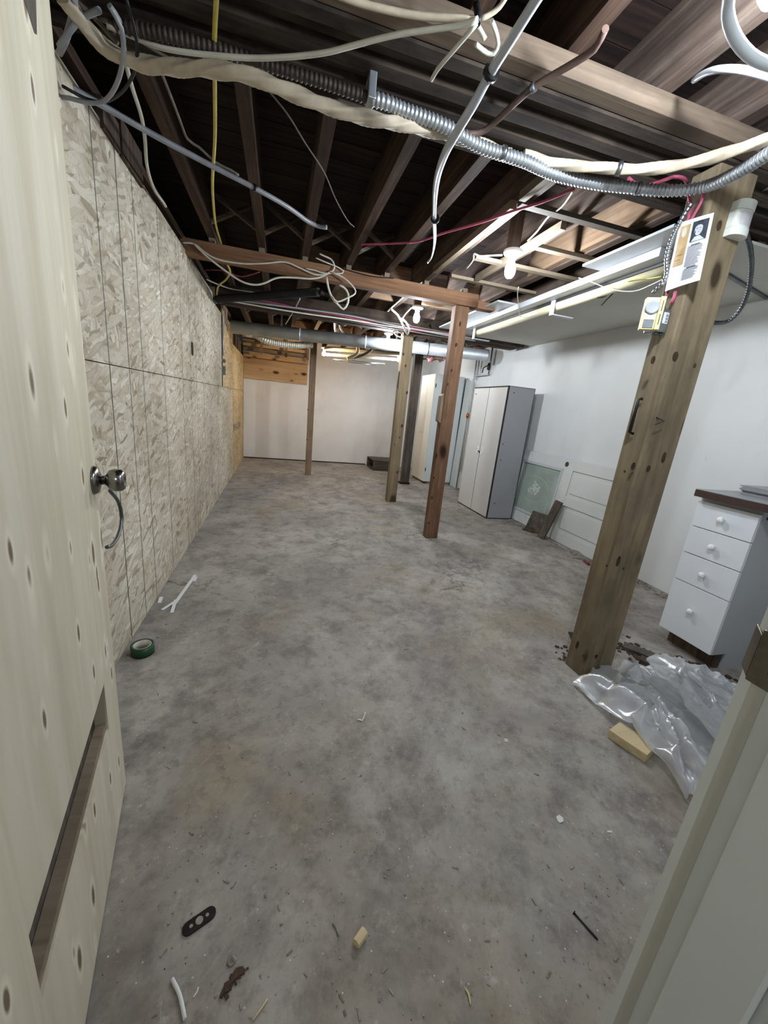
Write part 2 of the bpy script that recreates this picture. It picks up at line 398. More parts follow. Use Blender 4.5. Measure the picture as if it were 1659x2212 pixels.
def make_film():
    m = bpy.data.materials.new('plastic_film'); m.use_nodes = True; t = m.node_tree; n = t.nodes; l = t.links
    n.remove(n['Principled BSDF']); out = n['Material Output']
    df = n.new('ShaderNodeBsdfDiffuse'); df.inputs[0].default_value = S('e6e8ec')
    tl = n.new('ShaderNodeBsdfTranslucent'); tl.inputs[0].default_value = S('dfe2e6')
    gl = n.new('ShaderNodeBsdfGlossy'); gl.inputs['Roughness'].default_value = .3
    tr = n.new('ShaderNodeBsdfTransparent')
    fr = n.new('ShaderNodeFresnel'); fr.inputs[0].default_value = 1.45
    tc = n.new('ShaderNodeTexCoord'); nz = n.new('ShaderNodeTexNoise'); nz.inputs['Scale'].default_value = 9; nz.inputs['Detail'].default_value = 5
    l.new(tc.outputs['Object'], nz.inputs['Vector'])
    bp = n.new('ShaderNodeBump'); bp.inputs['Strength'].default_value = .6; bp.inputs['Distance'].default_value = .01
    l.new(nz.outputs[0], bp.inputs['Height'])
    for x in (gl, df): l.new(bp.outputs[0], x.inputs['Normal'])
    m1 = n.new('ShaderNodeMixShader'); m1.inputs[0].default_value = .4; l.new(df.outputs[0], m1.inputs[1]); l.new(tl.outputs[0], m1.inputs[2])
    rp = n.new('ShaderNodeValToRGB'); rp.color_ramp.elements[0].position = .35; rp.color_ramp.elements[0].color = (.55,)*3+(1,); rp.color_ramp.elements[1].position = .65; rp.color_ramp.elements[1].color = (.85,)*3+(1,)
    l.new(nz.outputs[0], rp.inputs[0])
    m2 = n.new('ShaderNodeMixShader'); l.new(rp.outputs[0], m2.inputs[0]); l.new(tr.outputs[0], m2.inputs[1]); l.new(m1.outputs[0], m2.inputs[2])
    m3 = n.new('ShaderNodeMixShader'); fm_ = n.new('ShaderNodeMath'); fm_.operation = 'MULTIPLY'; fm_.inputs[1].default_value = .45; l.new(fr.outputs[0], fm_.inputs[0]); l.new(fm_.outputs[0], m3.inputs[0]); l.new(m2.outputs[0], m3.inputs[1]); l.new(gl.outputs[0], m3.inputs[2])
    l.new(m3.outputs[0], out.inputs[0]); return m
M['film'] = make_film()
# ================================================================== ROOM SHELL
XL, XR, YN, YF = -0.667, 3.02, 0.25, 8.07
SUB = 2.445                                               # underside of the floor boards above
struct('floor', B(XL-.3, XR+.2, -2.5, YF+.2, -.1, 0), M['concrete'])
struct('wall_right', B(XR, XR+.12, -2.5, YF+.2, 0, SUB+.1), M['wall_white'])
struct('wall_far', B(XL-.3, XR, YF, YF+.12, 0, SUB+.1), M['wall_far'])
wn = MB(); wn.box(XL-.3, -.36, .06, YN, 0, SUB+.1); wn.box(.56, XR, .06, YN, 0, SUB+.1); wn.box(-.36, .56, .06, YN, 2.06, SUB+.1)
struct('wall_near', wn, M['wall_white'])
hall = MB(); hall.box(XL-.3, XL-.2, -2.5, .06, 0, SUB); hall.box(XL-.3, XR, -2.6, -2.5, 0, SUB)
struct('wall_rear', hall, M['wall_white'])
# left wall: framing behind a skin of OSB sheets
wl = MB(); wl.box(XL-.12, XL-.03, YN, YF, 0, .04); struct_wl = struct('wall_left', wl, M['light_y'])
SEAM = 1.262
sheets = [(YN, 1.885, .003, SEAM), (1.885, 4.32, .003, SEAM), (4.32, 6.24, .003, SEAM), (6.24, YF, .003, SEAM)]
up = [(YN, 2.105, SEAM+.004, 2.125), (2.105, 4.53, SEAM+.004, 2.135), (4.53, 5.14, SEAM+.004, 2.06), (5.19, 5.56, SEAM+.004, 2.16), (5.56, 6.26, SEAM+.004, 2.10), (6.26, YF, SEAM+.004, 1.875)]
for y0, y1, z0, z1 in sheets+up:
    mb = B(XL-.014, XL, y0+.002, y1-.002, z0, z1)
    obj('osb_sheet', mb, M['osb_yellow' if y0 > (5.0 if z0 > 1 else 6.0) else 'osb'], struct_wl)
y = YN+.1
while y < YF:
    obj('stud', B(XL-.11, XL-.016, y, y+.04, .04, 2.09), M['light_z'], struct_wl); y += .406
obj('top_plate', B(XL-.11, XL-.016, YN, 6.2, 2.2, 2.24), M['dark_y'], struct_wl)
for (ya, yb, z0, z1, dx) in ((1.98, 2.14, 2.1, 2.2, .012), (2.16, 2.42, 2.1, 2.24, .014), (4.58, 4.72, 2.07, 2.2, .01), (5.22, 5.4, 2.13, 2.2, .01), (5.42, 5.6, 2.0, 2.19, .012)):
    obj('blocking', B(XL-.05, XL+dx, ya, yb, z0, z1), M['old_z'] if ya < 3 else M['light_z'], struct_wl)
# long electrical notch holes in the OSB
obj('cut_slot', B(XL, XL+.0015, 3.46, 3.53, 1.455, 1.55), M['hole'], struct_wl, label='dark slot cut through the OSB')
obj('cut_slot', B(XL, XL+.0015, 5.13, 5.2, 1.27, 2.06), M['hole'], struct_wl, label='long dark gap between the OSB sheets')
# printed mark on the far OSB sheet
def text_mesh(name, txt, size, mat, loc, rot, parent=None, squash=1):
    cu = bpy.data.curves.new(name, 'FONT'); cu.body = txt; cu.size = size; cu.extrude = .0003
    o = bpy.data.objects.new(name, cu); COL.objects.link(o); dg = bpy.context.evaluated_depsgraph_get()
    me = bpy.data.meshes.new_from_object(o.evaluated_get(dg)); COL.objects.unlink(o); bpy.data.objects.remove(o)
    R = Matrix.Translation(loc) @ rot.to_4x4() @ Matrix.Diagonal((squash, 1, 1, 1)); off = world_loc(parent) if parent else Vector((0, 0, 0))
    me.transform(Matrix.Translation(-off) @ R); me.materials.clear(); me.materials.append(mat)
    q = bpy.data.objects.new(name, me); COL.objects.link(q)
    if parent: q.parent = parent
    return q
RX = Matrix(((0, 0, 1), (-1, 0, 0), (0, -1, 0))).transposed()  # placeholder, replaced below
def basis(xd, yd):
    xd = Vector(xd).normalized(); yd = Vector(yd).normalized(); zd = xd.cross(yd)
    return Matrix((xd, yd, zd)).transposed()
pt = ax(503, 924, XL+.001)
struct('gap_shade_strip', B(XL, 1.80, YF-.012, YF-.0005, 0, .022), M['charred_x'])  # dark-coloured strip paints in the shade of the gap under the far wall
text_mesh('printed_mark', '3EUX', .14, M['ink'], Vector((XL+.0012, pt.y, pt.z-.06)), basis((0, 1, 0), (0, 0, 1)), struct_wl, squash=3.2)
# ceiling: boards above, joists, cross bridging
ceil = B(XL-.3, XR+.1, -2.5, YF+.1, SUB+.03, SUB+.08)
ceil = struct('ceiling', ceil, M['dark_y'])
y = .27; k = 0
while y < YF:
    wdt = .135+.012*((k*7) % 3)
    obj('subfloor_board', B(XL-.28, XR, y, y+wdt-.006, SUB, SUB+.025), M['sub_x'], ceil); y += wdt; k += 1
JX = [-.84, -.495, -.157, .157, .49, .80, 1.14, 1.49, 1.83, 2.17, 2.51, 2.80, 2.996]
JB = 2.245
for i, x in enumerate(JX):
    far = x > 1.0
    m = M['old_y'] if x > .9 else M['dark_y']
    x0 = max(x, XL-.25)
    xa = x0-.026; xb = min(x0+.026, XR-.002)
    obj('joist', B(xa, xb, YN+.01, YF-.01, JB, SUB-.001), m, ceil)
# sistered pieces of paler lumber on the right-hand joists
for (x, ya, yb, z0, z1, m) in ((1.094, 1.68, 1.96, 2.22, 2.26, 'light_y'), (1.094, 2.03, 3.08, 2.215, 2.255, 'light_y'), (1.445, 2.1, 3.08, 2.22, 2.26, 'light_y'), (1.785, 1.68, 2.9, 2.255, 2.43, 'fir_y')):
    obj('sister_board', B(x-.0175, x+.0175, ya, yb, z0, z1), M[m], ceil)
# cross bridging between the joists
for yb in (3.1, 5.9):
    for a, b in zip(JX[1:-1], JX[2:-1]):
        if yb < 4 and a > .7: continue
        for s in (0, 1):
            za, zb = (JB+.02, SUB-.02) if s else (SUB-.02, JB+.02)
            mb = MB().bar((a+.027, yb+s*.05, za), (b-.027, yb+s*.05, zb), .038, .018)
            obj('bridging_brace', mb, M['light_x'] if a > .7 else M['old_x'], ceil)
for yb, xs in ((3.75, range(3, 10)), (4.25, range(5, 11)), (7.0, range(2, 12))):
    for i in xs:
        a, b = JX[i]+.027, JX[i+1]-.027
        obj('solid_blocking', B(a, b, yb, yb+.038, JB+.03, SUB-.01), M['fir_x' if i % 2 else 'old_x'], ceil)
# furring strips under the right-hand joists
for (xa, xb, y, m, dz) in ((1.11, 2.3, 2.0, 'grey_x', 0), (1.45, 1.9, 2.375, 'light_x', .0), (1.235, 2.1, 2.71, 'light_x', 0), (1.245, 2.0, 3.13, 'light_x', 0), (1.25, 2.3, 3.98, 'light_x', 0), (1.1, 1.5, 1.66, 'grey_x', .0)):
    obj('furring_strip', B(xa, xb, y-.02, y+.025, JB-.022, JB-.001), M[m], ceil)
# dropped ceiling of white board on the right
dry = MB(); DZ = 2.128
dry.box(1.99, XR-.001, 1.62, 4.56, DZ, DZ+.013)
dw = struct('ceiling_board', dry, M['drywall'])
obj('board_piece', B(1.715, 1.988, 1.66, 2.235, DZ, DZ+.013), M['fixture'], dw)
obj('board_piece', B(1.69, 1.988, 3.15, 4.40, DZ, DZ+.013), M['fixture'], dw)
obj('board_piece', B(1.92, 1.988, 2.24, 3.148, DZ, DZ+.013), M['fixture'], dw)
# ------------------------------------------------------------------ beams
def beam(name, label, x0, x1, plies, m):
    ys = [p[0] for p in plies]
    t = thing(name, label, 'beam', ((x0+x1)/2, min(ys), min(p[2] for p in plies)))
    for (ya, yb, z0, z1, mm) in plies: obj('ply', B(x0, x1, ya, yb-.001, z0, z1), M[mm], t, bevel=.002)
    return t
beam('built_up_beam', 'massive blackened built-up beam across the ceiling, pale front board, nearest the door', XL-.1, 2.35,
     [(1.262, 1.318, 2.186, 2.2445, 'front_x'), (1.32, 1.365, 2.178, 2.2445, 'charred_x'), (1.366, 1.42, 2.198, 2.2445, 'charred_x'), (1.421, 1.47, 2.176, 2.2445, 'charred_x'),
      (1.471, 1.515, 2.194, 2.2445, 'charred_x'), (1.516, 1.56, 2.176, 2.2445, 'charred_x'), (1.561, 1.61, 2.19, 2.2445, 'charred_x'), (1.611, 1.655, 2.168, 2.2445, 'charred_x')], None)
b2 = thing('cross_beam', 'smooth brown timber beam across the joists on the reddish post', 'beam', (.55, 3.36, 2.115))
obj('timber', B(-.70, 1.62, 3.36, 3.45, 2.112, 2.214), M['beam2_x'], b2, bevel=.003)
for x in JX[1:8]: obj('shim', B(x-.02, x+.02, 3.37, 3.44, 2.2145, JB-.0005), M['light_x'], b2)
obj('timber_end', B(1.621, 1.79, 3.36, 3.45, 2.112, 2.17), M['beam2_x'], b2, bevel=.003)
beam('dark_beam', 'dark dirty beam carrying pink cables, beyond the smooth brown beam', XL-.08, 2.93,
     [(4.60, 4.65, 2.105, 2.2445, 'charred_x'), (4.652, 4.80, 2.11, 2.2445, 'charred_x'), (4.802, 4.93, 2.105, 2.2445, 'dark_x')], None)
# ------------------------------------------------------------------ posts
def post(name, label, pts, z1, mat, lean=(0, 0), bev=.004):
    # pts = footprint corners on the floor
    mb = MB(); n = len(pts); seg = 10
    for k in range(seg+1):
        z = z1*k/seg
        for p in pts: mb.v.append((p[0]+lean[0]*z/z1, p[1]+lean[1]*z/z1, z))
    for k in range(seg):
        for i in range(n):
            j = (i+1) % n; mb.f.append((k*n+i, k*n+j, (k+1)*n+j, (k+1)*n+i))
    mb.f.append(tuple(reversed(range(n)))); mb.f.append(tuple(seg*n+i for i in range(n)))
    cx = sum(p[0] for p in pts)/n; cy = sum(p[1] for p in pts)/n
    t = thing(name, label, 'post', (cx, cy, 0))
    obj('timber', mb, mat, t, bevel=bev)
    return t
bigpost = post('support_post', 'thick greenish timber post with poster and sensor, right foreground', [(1.488, 1.325), (1.676, 1.325), (1.676, 1.43), (1.484, 1.43)], 2.166, M['post_green'], lean=(.012, -.008), bev=.006)
midpost = post('support_post', 'reddish knotty timber post under the end of the smooth brown beam', [(1.427, 3.375), (1.552, 3.375), (1.552, 3.46), (1.427, 3.46)], 2.110, M['post_red'])
p2 = post('support_post', 'greenish cracked timber post between the reddish post and the tape-free dark post', [(1.415, 4.83), (1.545, 4.83), (1.545, 4.925), (1.415, 4.925)], 2.104, M['post_green_light'])
p2['label'] = 'greenish cracked timber post with a black strip on its left edge, mid room'
p3 = post('support_post', 'blackish grey square post on a metal foot beside the tall cream cabinet', [(2.02, 6.12), (2.15, 6.12), (2.15, 6.23), (2.02, 6.23)], 2.244, M['grey_z'])
p4 = post('support_post', 'slim brown post standing alone near the far wall', [(.44, 6.53), (.535, 6.53), (.535, 6.60), (.44, 6.60)], 2.244, M['fir_z'])
def knots(t, yf, lst):
    for px, py, a, b_ in lst:
        c = ay(px, py, yf); c.y = yf-.004*c.z
        obj('knot', MB().prism([Vector((c.x+math.cos(k/14*6.283)*a, c.y-.0012, c.z+math.sin(k/14*6.283)*b_)) for k in range(14)], (0, .003, 0)), M['knot'], t)
knots(bigpost, 1.3242, ((1408, 778, .009, .015), (1456, 770, .013, .018), (1498, 790, .006, .009), (1366, 1007, .010, .017), (1399, 1012, .010, .014), (1432, 988, .009, .024), (1335, 1212, .010, .026), (1346, 1228, .004, .007), (1310, 1222, .004, .006), (1247, 1393, .009, .021), (1260, 1416, .005, .008), (1288, 1418, .008, .012), (1549, 489, .010, .017), (1348, 1018, .004, .006)))
knots(midpost, 3.376, ((985, 745, .010, .016), (993, 700, .008, .02), (975, 800, .007, .012), (967, 830, .006, .012), (942, 985, .012, .03), (933, 1075, .010, .018), (926, 1130, .009, .012), (937, 1032, .008, .01)))
knots(p2, 4.83, ((868, 920, .012, .022), (863, 945, .008, .012), (879, 848, .013, .02), (858, 1020, .012, .016), (876, 790, .010, .016), (852, 960, .006, .01), (871, 765, .012, .014)))
knots(p4, 6.53, ((670, 800, .008, .014), (665, 885, .008, .014), (663, 950, .010, .012), (667, 845, .007, .010)))
obj('splinter_patch', MB().prism([(1.424, 3.372, 1.12), (1.424, 3.372, 1.38), (1.40, 3.372, 1.36), (1.398, 3.372, 1.14)], (0, .07, 0)), M['light_z'], midpost, label='pale splintered scab on the left edge')
obj('foot_plate', B(1.99, 2.16, 6.10, 6.25, .0, .03), M['darkmetal'], p3)
obj('bracket', B(1.405, 1.414, 4.84, 4.86, 1.46, 1.66), M['black'], p2, label='black strip on the left edge')
# door and jamb ======================================================
D0 = Vector((-.43, 1.077, 0)); dd = Vector((.1, -.517, 0)).normalized(); dn = Vector((-dd.y, dd.x, 0))  # dn points into view (towards +x)
if dn.x < 0: dn = -dn
hinge = D0+dd*.80
door = thing('door_1', 'plywood faced door standing open at the left, with a knob and a cut slot', 'door', hinge)
door['kind'] = 'structure'
TH = .04
# slab with a letterbox shaped slot, face made of pieces around the hole
def onface(px, py):
    d = ray(px, py); t = ((D0-O).dot(dn))/d.dot(dn); p = O+d*t; return (p-D0).dot(dd), p.z
s1 = onface(226, 1487); s2 = onface(236, 1587); s3 = onface(62, 1995); s4 = onface(85, 2155)
ua, ub = (s1[0]+s2[0])/2, (s3[0]+s4[0])/2; zt, zb_ = (s1[1]+s3[1])/2, (s2[1]+s4[1])/2
def fbox(mb, u0, u1, z0, z1, d0=0, d1=TH):
    p = [D0+dd*u0-dn*d0, D0+dd*u1-dn*d0, D0+dd*u1-dn*d1, D0+dd*u0-dn*d1]
    return mb.prism([Vector((q.x, q.y, z0)) for q in p], (0, 0, z1-z0))
u_a, u_b = .02, .80
U1 = onface(78, 75); U0 = onface(45, 0)
fm = MB()
fbox(fm, 0, ua, .012, 2.03); fbox(fm, ua, ub, .012, zb_); fbox(fm, ub, .8, .012, 2.03)
tu0, tz0 = U1[0], U1[1]
fbox(fm, ua, ub, zt, 2.03)
slab = obj('slab', fm, M['ply'], door)
inn = MB(); fbox(inn, ua-.0, ub, zb_-.0, zt, TH-.012, TH-.002)
obj('slot_back', inn, M['grey_z'], door, label='dark rough core seen through the slot')
led = MB(); fbox(led, ua, ub, zb_+.0005, zb_+.02, .006, TH-.013)
obj('slot_sill', led, M['light_x'], door, label='grey splintered sill of the slot')
# second slot high on the door, its pointed end at the top left of the picture
sl = MB()
q = [onface(*p) for p in ((40, -40), (76, -40), (79, 75), (74, 72))]
sl.quad(*[D0+dd*a+Vector((0, 0, b))+dn*.0006 for a, b in q]); obj('upper_cutout', sl, M['grey_z'], door, label='tapering grey gouge near the top')
# knob
ku, kz = onface(202, 1037)
kc = D0+dd*ku+Vector((0, 0, kz))
rose = obj('rosette', MB().lathe(kc+dn*.0, [(.034, 0), (.034, .004), (.030, .010), (.016, .014)], dn), M['knobmetal'], door, label='round nickel rosette')
obj('knob', MB().lathe(kc, [(.011, .012), (.011, .022), (.014, .026), (.024, .032), (.0275, .043), (.0265, .056), (.021, .063), (.012, .063), (.010, .060)], dn, 28), M['knobmetal'], door, label='round nickel knob')
obj('knob', MB().lathe(kc-dn*TH, [(.033, 0), (.033, .005), (.012, .012), (.012, .024), (.026, .034), (.028, .048), (.02, .062)], -dn, 24), M['knobmetal'], door)
obj('latch', MB().obox(D0+Vector((0, 0, kz))-dn*.02-dd*.006, dd*.007, dn*.008, (0, 0, .014)), M['knobmetal'], door)
# curved pull behind the door edge and a bent wire
pull = [ax(238, 1060, -.47), ax(256, 1085, -.48), ax(263, 1120, -.485), ax(256, 1155, -.48), ax(243, 1177, -.465), ax(231, 1182, -.45)]
obj('bent_pull', MB().tube(pull, .0055, 8), M['steel_dark'], door, label='curved metal pull hanging behind the knob')
# jamb
jm = MB()
jm.prism([(.508, .205, 0), (.508, .241, 0), (.514, .2545, 0), (.56, .2545, 0), (.56, .205, 0)], (0, 0, 2.06))
jm.prism([(.508, .02, 0), (.508, .2049, 0), (.56, .2049, 0), (.56, .02, 0)], (0, 0, 2.06))
jb = struct('trim_1', jm, M['jamb'])
jb['label'] = 'pale painted door jamb in the right foreground'
obj('tan_strip', B(.5074, .508, .226, .2405, 0, 2.06), M['jamb_tan'], jb, label='tan strip along the jamb')  # tan band, slightly darker than the rest of the jamb
obj('stop', B(.4985, .5079, .136, .2045, 0, 2.06), M['jamb'], jb, bevel=.003)
obj('near_casing', MB().prism([(.50, -.02, 0), (.50, .118, 0), (.507, .122, 0), (.507, -.02, 0)], (0, 0, 2.06)), M['jamb'], jb, bevel=.002)
hd = MB(); hd.box(-.36, .56, .02, .2545, 2.03, 2.06); struct('trim_2', hd, M['jamb'])
lj = MB(); lj.box(-.36, -.31, .02, .2545, 0, 2.03); struct('trim_3', lj, M['jamb'])
stp = MB(); szc = .982
stp.box(.5055, .5072, .208, .246, szc-.032, szc+.030)
stp.prism([(.5055, .246, szc-.029), (.5072, .246, szc-.029), (.519, .2585, szc-.024), (.5175, .2595, szc-.024)], (0, 0, .052))
sp = obj('strike_plate', stp, M['brass'], jb, bevel=.001, label='worn metal strike plate')
obj('latch_hole', B(.5052, .5056, .213, .230, szc-.014, szc+.012), M['rust'], sp)
for dz in (-.024, .022):
    obj('screw', MB().lathe((.5056, .222, szc+dz), [(.0042, 0), (.0038, .0006), (.001, .0008)], (-1, 0, 0), 14), M['steel'], sp)
for (yy, zz) in ((.185, .70), (.169, .79), (.186, .56)):
    pass
# ------------------------------------------------------------------ bulbs
bi = 0
def bulb(loc, warm, label, block=None, s=1.0, mat=None):
    x, y, z = loc                                           # z = bulb centre
    t = thing('light_bulb_fixture', label, 'lamp', (x, y, z-.06))
    obj('bulb', MB().lathe((x, y, z), [(.004, -.058*s), (.018*s, -.054*s), (.028*s, -.038*s), (.0315*s, -.018*s), (.029*s, .004*s), (.020*s, .028*s), (.0155*s, .042*s)], (0, 0, 1), 16), M[mat or ('bulb_warm' if warm else 'bulb_cool')], t)
    obj('socket', MB().lathe((x, y, z), [(.0165, .0425*s), (.022, .044*s), (.024, .060), (.026, .068)], (0, 0, 1), 18), M['porcelain'], t)
    obj('porcelain_base', MB().lathe((x, y, z), [(.026, .0685), (.052, .070), (.056, .076), (.056, .088), (.05, .092)], (0, 0, 1), 24), M['porcelain'], t)
    jx = min(JX, key=lambda q: abs(q-x)); hit = abs(jx-x) < .06
    top = JB-.0005 if hit else SUB-.0005
    obj('mounting_block', B(x-.038, x+.028, y-.02, y+.02, z+.0925, top), M['old_z'], t)
    return t
b1 = az(1103, 578, 2.09); bulb(tuple(b1), False, 'bright bulb in a porcelain holder nearest the dropped ceiling', True)
b2p = az(900, 684, 2.075); bulb(tuple(b2p), False, 'bright bulb just left of the reddish post top', True, .95)
b3p = az(838, 735, 2.03); bulb(tuple(b3p), False, 'bright bulb hanging in front of the round metal duct', True, .95)
b4p = ay(700, 762, 6.9); bulb(tuple(b4p), True, 'warm bulb glowing beside the slim far post', True, .8)
b5p = ay(861, 775, 6.9); bulb(tuple(b5p), False, 'small bulb peeking out left of the greenish mid-room post', True, .8)
bulb((.93, .80, 2.11), False, 'bulb in a porcelain holder between joists just above the doorway side', True, mat='bulb_near')
bulb((.1, -1.3, 2.1), False, 'bulb in the passage behind the doorway', True, mat='bulb_hall')
# ================================================================== BIG FURNITURE
# drawer cabinet under a counter at the right
t = thing('drawer_cabinet', 'white four drawer cabinet with round knobs under the dark counter', 'cabinet', (2.6, 1.41, 0))
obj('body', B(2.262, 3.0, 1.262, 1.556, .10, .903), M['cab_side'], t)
obj('side_foot', B(2.37, 3.0, 1.262, 1.278, 0, .0998), M['cab_side'], t)
obj('toe_base', B(2.335, 3.0, 1.279, 1.55, .0, .0995), M['old_z'], t, label='dark recessed toe base')
zs = [.10, .417, .583, .738, .884]
for a, b in zip(zs, zs[1:]):
    d = obj('drawer', B(2.243, 2.261, 1.262, 1.558, a+.002, b-.002), M['cab_white'], t, bevel=.0015)
    zc = (a+b)/2+(.02 if b-a > .2 else 0)
    obj('drawer_knob', MB().lathe((2.243, 1.41, zc), [(.009, 0), (.008, .008), (.014, .013), (.0165, .02), (.014, .027), (.005, .03)], (-1, 0, 0), 20), M['porcelain'], d)
obj('screw_hole', MB().lathe((2.30, 1.2619, .865), [(.008, 0), (.008, .001)], (0, -1, 0), 12), M['black'], t)
t = thing('counter_top', 'dark brown edged counter top lying over the drawer cabinet', 'counter', (2.6, 1.3, .905))
obj('slab', B(2.2, XR-.003, 1.08, 1.56, .905, .943), M['counter'], t, bevel=.002)
obj('laminate', B(2.202, XR-.003, 1.082, 1.558, .9431, .945), M['countertop'], t, label='grey laminate surface')
c0 = az(1622, 1052, .95)
for i in range(7):
    dx, dy = random.uniform(-.012, .012), random.uniform(-.012, .012)
    o = obj('flat_sheet', B(2.44+dx, 2.80+dx, 1.20+dy, 1.50+dy, .9452+i*.0062, .9510+i*.0062), M['countertop'])
    tag(o, 'thin grey sheet in the small stack on the dark counter', 'sheet', 'grey sheets stacked on the counter')
# grey wardrobe
t = thing('wardrobe', 'grey two door wardrobe with dark edging and white oval handles', 'wardrobe', (2.695, 4.53, 0))
wx0, wx1, wy0, wy1, wz = 2.515, 2.873, 4.125, 4.95, 1.592
obj('body', B(wx0+.02, wx1, wy0, wy1, .012, wz), M['ward_side'], t)
ed = MB()
for (a, b, c, d) in ((wy0, wy0+.008, .012, wz), (wy1-.008, wy1, .012, wz)): ed.box(wx0+.002, wx0+.0199, a, b, c, d)
ed.box(wx0+.002, wx0+.0199, wy0, wy1, wz-.012, wz); ed.box(wx0+.002, wx0+.0199, wy0, wy1, .0, .012)
ed.box(wx0+.02, wx1, wy0-.0015, wy0-.0001, wz-.005, wz); ed.box(wx1-.006, wx1, wy0-.0015, wy0-.0001, .012, wz)
obj('edging', ed, M['blackedge'], t)
obj('plinth', B(wx0+.005, wx1, wy0+.003, wy1-.003, 0, .0118), M['black'], t)
mid = 4.545
for (a, b, hy) in ((wy0+.010, mid-.005, mid-.055), (mid+.005, wy1-.010, mid+.055)):
    d = obj('door', B(wx0-.002, wx0+.0015, a, b, .016, wz-.016), M['ward'], t, bevel=.001)
    obj('handle', MB().tube([(wx0-.006, hy+math.cos(k/16*6.2832)*.019, .80+math.sin(k/16*6.2832)*.045) for k in range(17)], .0055, 8, smooth=False), M['porcelain'], d, label='white oval ring handle')
obj('lock', MB().tube([(wx0-.008, mid-.03, .775), (wx0-.014, mid+.0, .79), (wx0-.008, mid+.035, .785)], .006, 8), M['black'], t, label='black padlock hasp')
obj('door_gap', B(wx0-.001, wx0+.0012, mid-.0045, mid+.0045, .016, wz-.016), M['black'], t)
for (xx, zz) in ((2.60, 1.52), (2.57, .93), (2.58, .74), (2.60, .20)):
    obj('bolt', MB().lathe((xx, wy0, zz), [(.007, 0), (.006, .004)], (0, -1, 0), 10), M['black'], t)
obj('badge', B(wx0-.0026, wx0-.0021, 4.86, 4.90, 1.50, 1.508), M['darkmetal'], t)
# tall cream cabinet behind
t = thing('tall_cabinet', 'tall cream cabinet with narrow doors behind the posts', 'cabinet', (2.70, 6.56, 0))
tx0, tx1, ty0, ty1, tz = 2.445, 2.97, 6.255, 6.885, 1.835
obj('body', B(tx0+.02, tx1, ty0, ty1, .04, tz), M['tall_side'], t)
obj('base', B(tx0+.03, tx1, ty0+.01, ty1-.01, 0, .0398), M['light_y'], t)
for (a, b, hy) in ((ty0+.003, 6.567, 6.53), (6.572, ty1-.003, 6.61)):
    d = obj('door', B(tx0, tx0+.019, a, b, .042, tz-.004), M['tall_white'], t, bevel=.002)
    obj('handle', MB().tube([(tx0-.001, hy, .86), (tx0-.022, hy, .87), (tx0-.022, hy, .97), (tx0-.001, hy, .98)], .004, 8, smooth=False), M['porcelain'], d)
for zz in (.22, 1.62): obj('hinge', B(tx0+.02, tx0+.034, ty0-.004, ty0-.0002, zz, zz+.06), M['black'], t)
# tall panel leaning behind the wardrobe
t = thing('wall_panel', 'pale green-grey panel with a dark edge leaning behind the wardrobe', 'panel', (2.97, 6.1, 0))
obj('board', MB().prism([(2.96, 6.02, 0), (2.98, 6.02, 0), (3.012, 6.02, 1.80), (2.992, 6.02, 1.80)], (0, .212, 0)), M['tall_side'], t)
obj('edge_strip', MB().prism([(2.957, 6.2325, 0), (2.983, 6.2325, 0), (3.015, 6.2325, 1.80), (2.989, 6.2325, 1.80)], (0, .014, 0)), M['blackedge'], t)
# half glazed door lying on its side, leaning on the right wall
Y0, Y1, X0, X1, Wd = 2.58, 4.36, 2.905, 2.978, .872
dv = Vector((X1-X0, 0, Wd)).normalized(); dvn = Vector((-dv.z, 0, dv.x))       # up the door / out to the room
def dp(y, v, o=0): return Vector((X0, y, 0.004))+dv*v+dvn*o
def dbox(mb, y0, y1, v0, v1, o0, o1): return mb.prism([dp(y0, v0, o0), dp(y1, v0, o0), dp(y1, v1, o0), dp(y0, v1, o0)], dvn*(o1-o0))
t = thing('leaning_door', 'old white half-glazed panel door lying on its side against the wall', 'door', (2.93, 3.1, 0))
def inv(px, py):
    n = dvn; p0 = dp(0, 0, .0); d = ray(px, py); k = (p0-O).dot(n)/d.dot(n); q = O+d*k; return q.y, (q-dp(0, 0)).dot(dv)
g = [inv(1128, 985), inv(1210, 1018), inv(1190, 1110), inv(1105, 1097)]
gy0, gy1 = 3.50, 4.24; gv0, gv1 = .135, .76
core = MB(); dbox(core, Y0, gy0-.04, 0, Wd, -.034, -.012); obj('core', core, M['door_paint'], t)
fr = MB()
for a in ((Y0, Y0+.08, 0, Wd), (gy0-.14, gy0-.001, 0, Wd), (gy1+.001, Y1+.0, 0, Wd), (Y0+.0801, gy0-.1401, 0, .11), (Y0+.0801, gy0-.1401, Wd-.11, Wd), (Y0+.0801, gy0-.1401, .39, .49), (gy0, gy1, 0, gv0), (gy0, gy1, gv1, Wd)):
    dbox(fr, *a[:4], -.0119, 0)
obj('frame', fr, M['door_paint'], t, bevel=.002)
for (v0, v1) in ((.15, .355), (.525, .725)):
    for (y0, y1) in ((Y0+.10, gy0-.175),):
        pm = MB(); dbox(pm, y0, y1, v0, v1, -.0118, -.003); obj('panel', pm, M['door_paint'], t, bevel=.006)
gl = MB(); dbox(gl, gy0+.03, gy1-.03, gv0+.03, gv1-.03, -.02, -.008); glass = obj('glass', gl, M['glassgreen'], t, label='grey green glass with an etched oval')
gf = MB()
for a in ((gy0, gy0+.03, gv0, gv1), (gy1-.03, gy1, gv0, gv1), (gy0+.03, gy1-.03, gv0, gv0+.03), (gy0+.03, gy1-.03, gv1-.03, gv1)): dbox(gf, *a, -.012, .007)
obj('glazing_bead', gf, M['fixture'], t, bevel=.003)
et = MB(); ycc, vcc = (gy0+gy1)/2, (gv0+gv1)/2
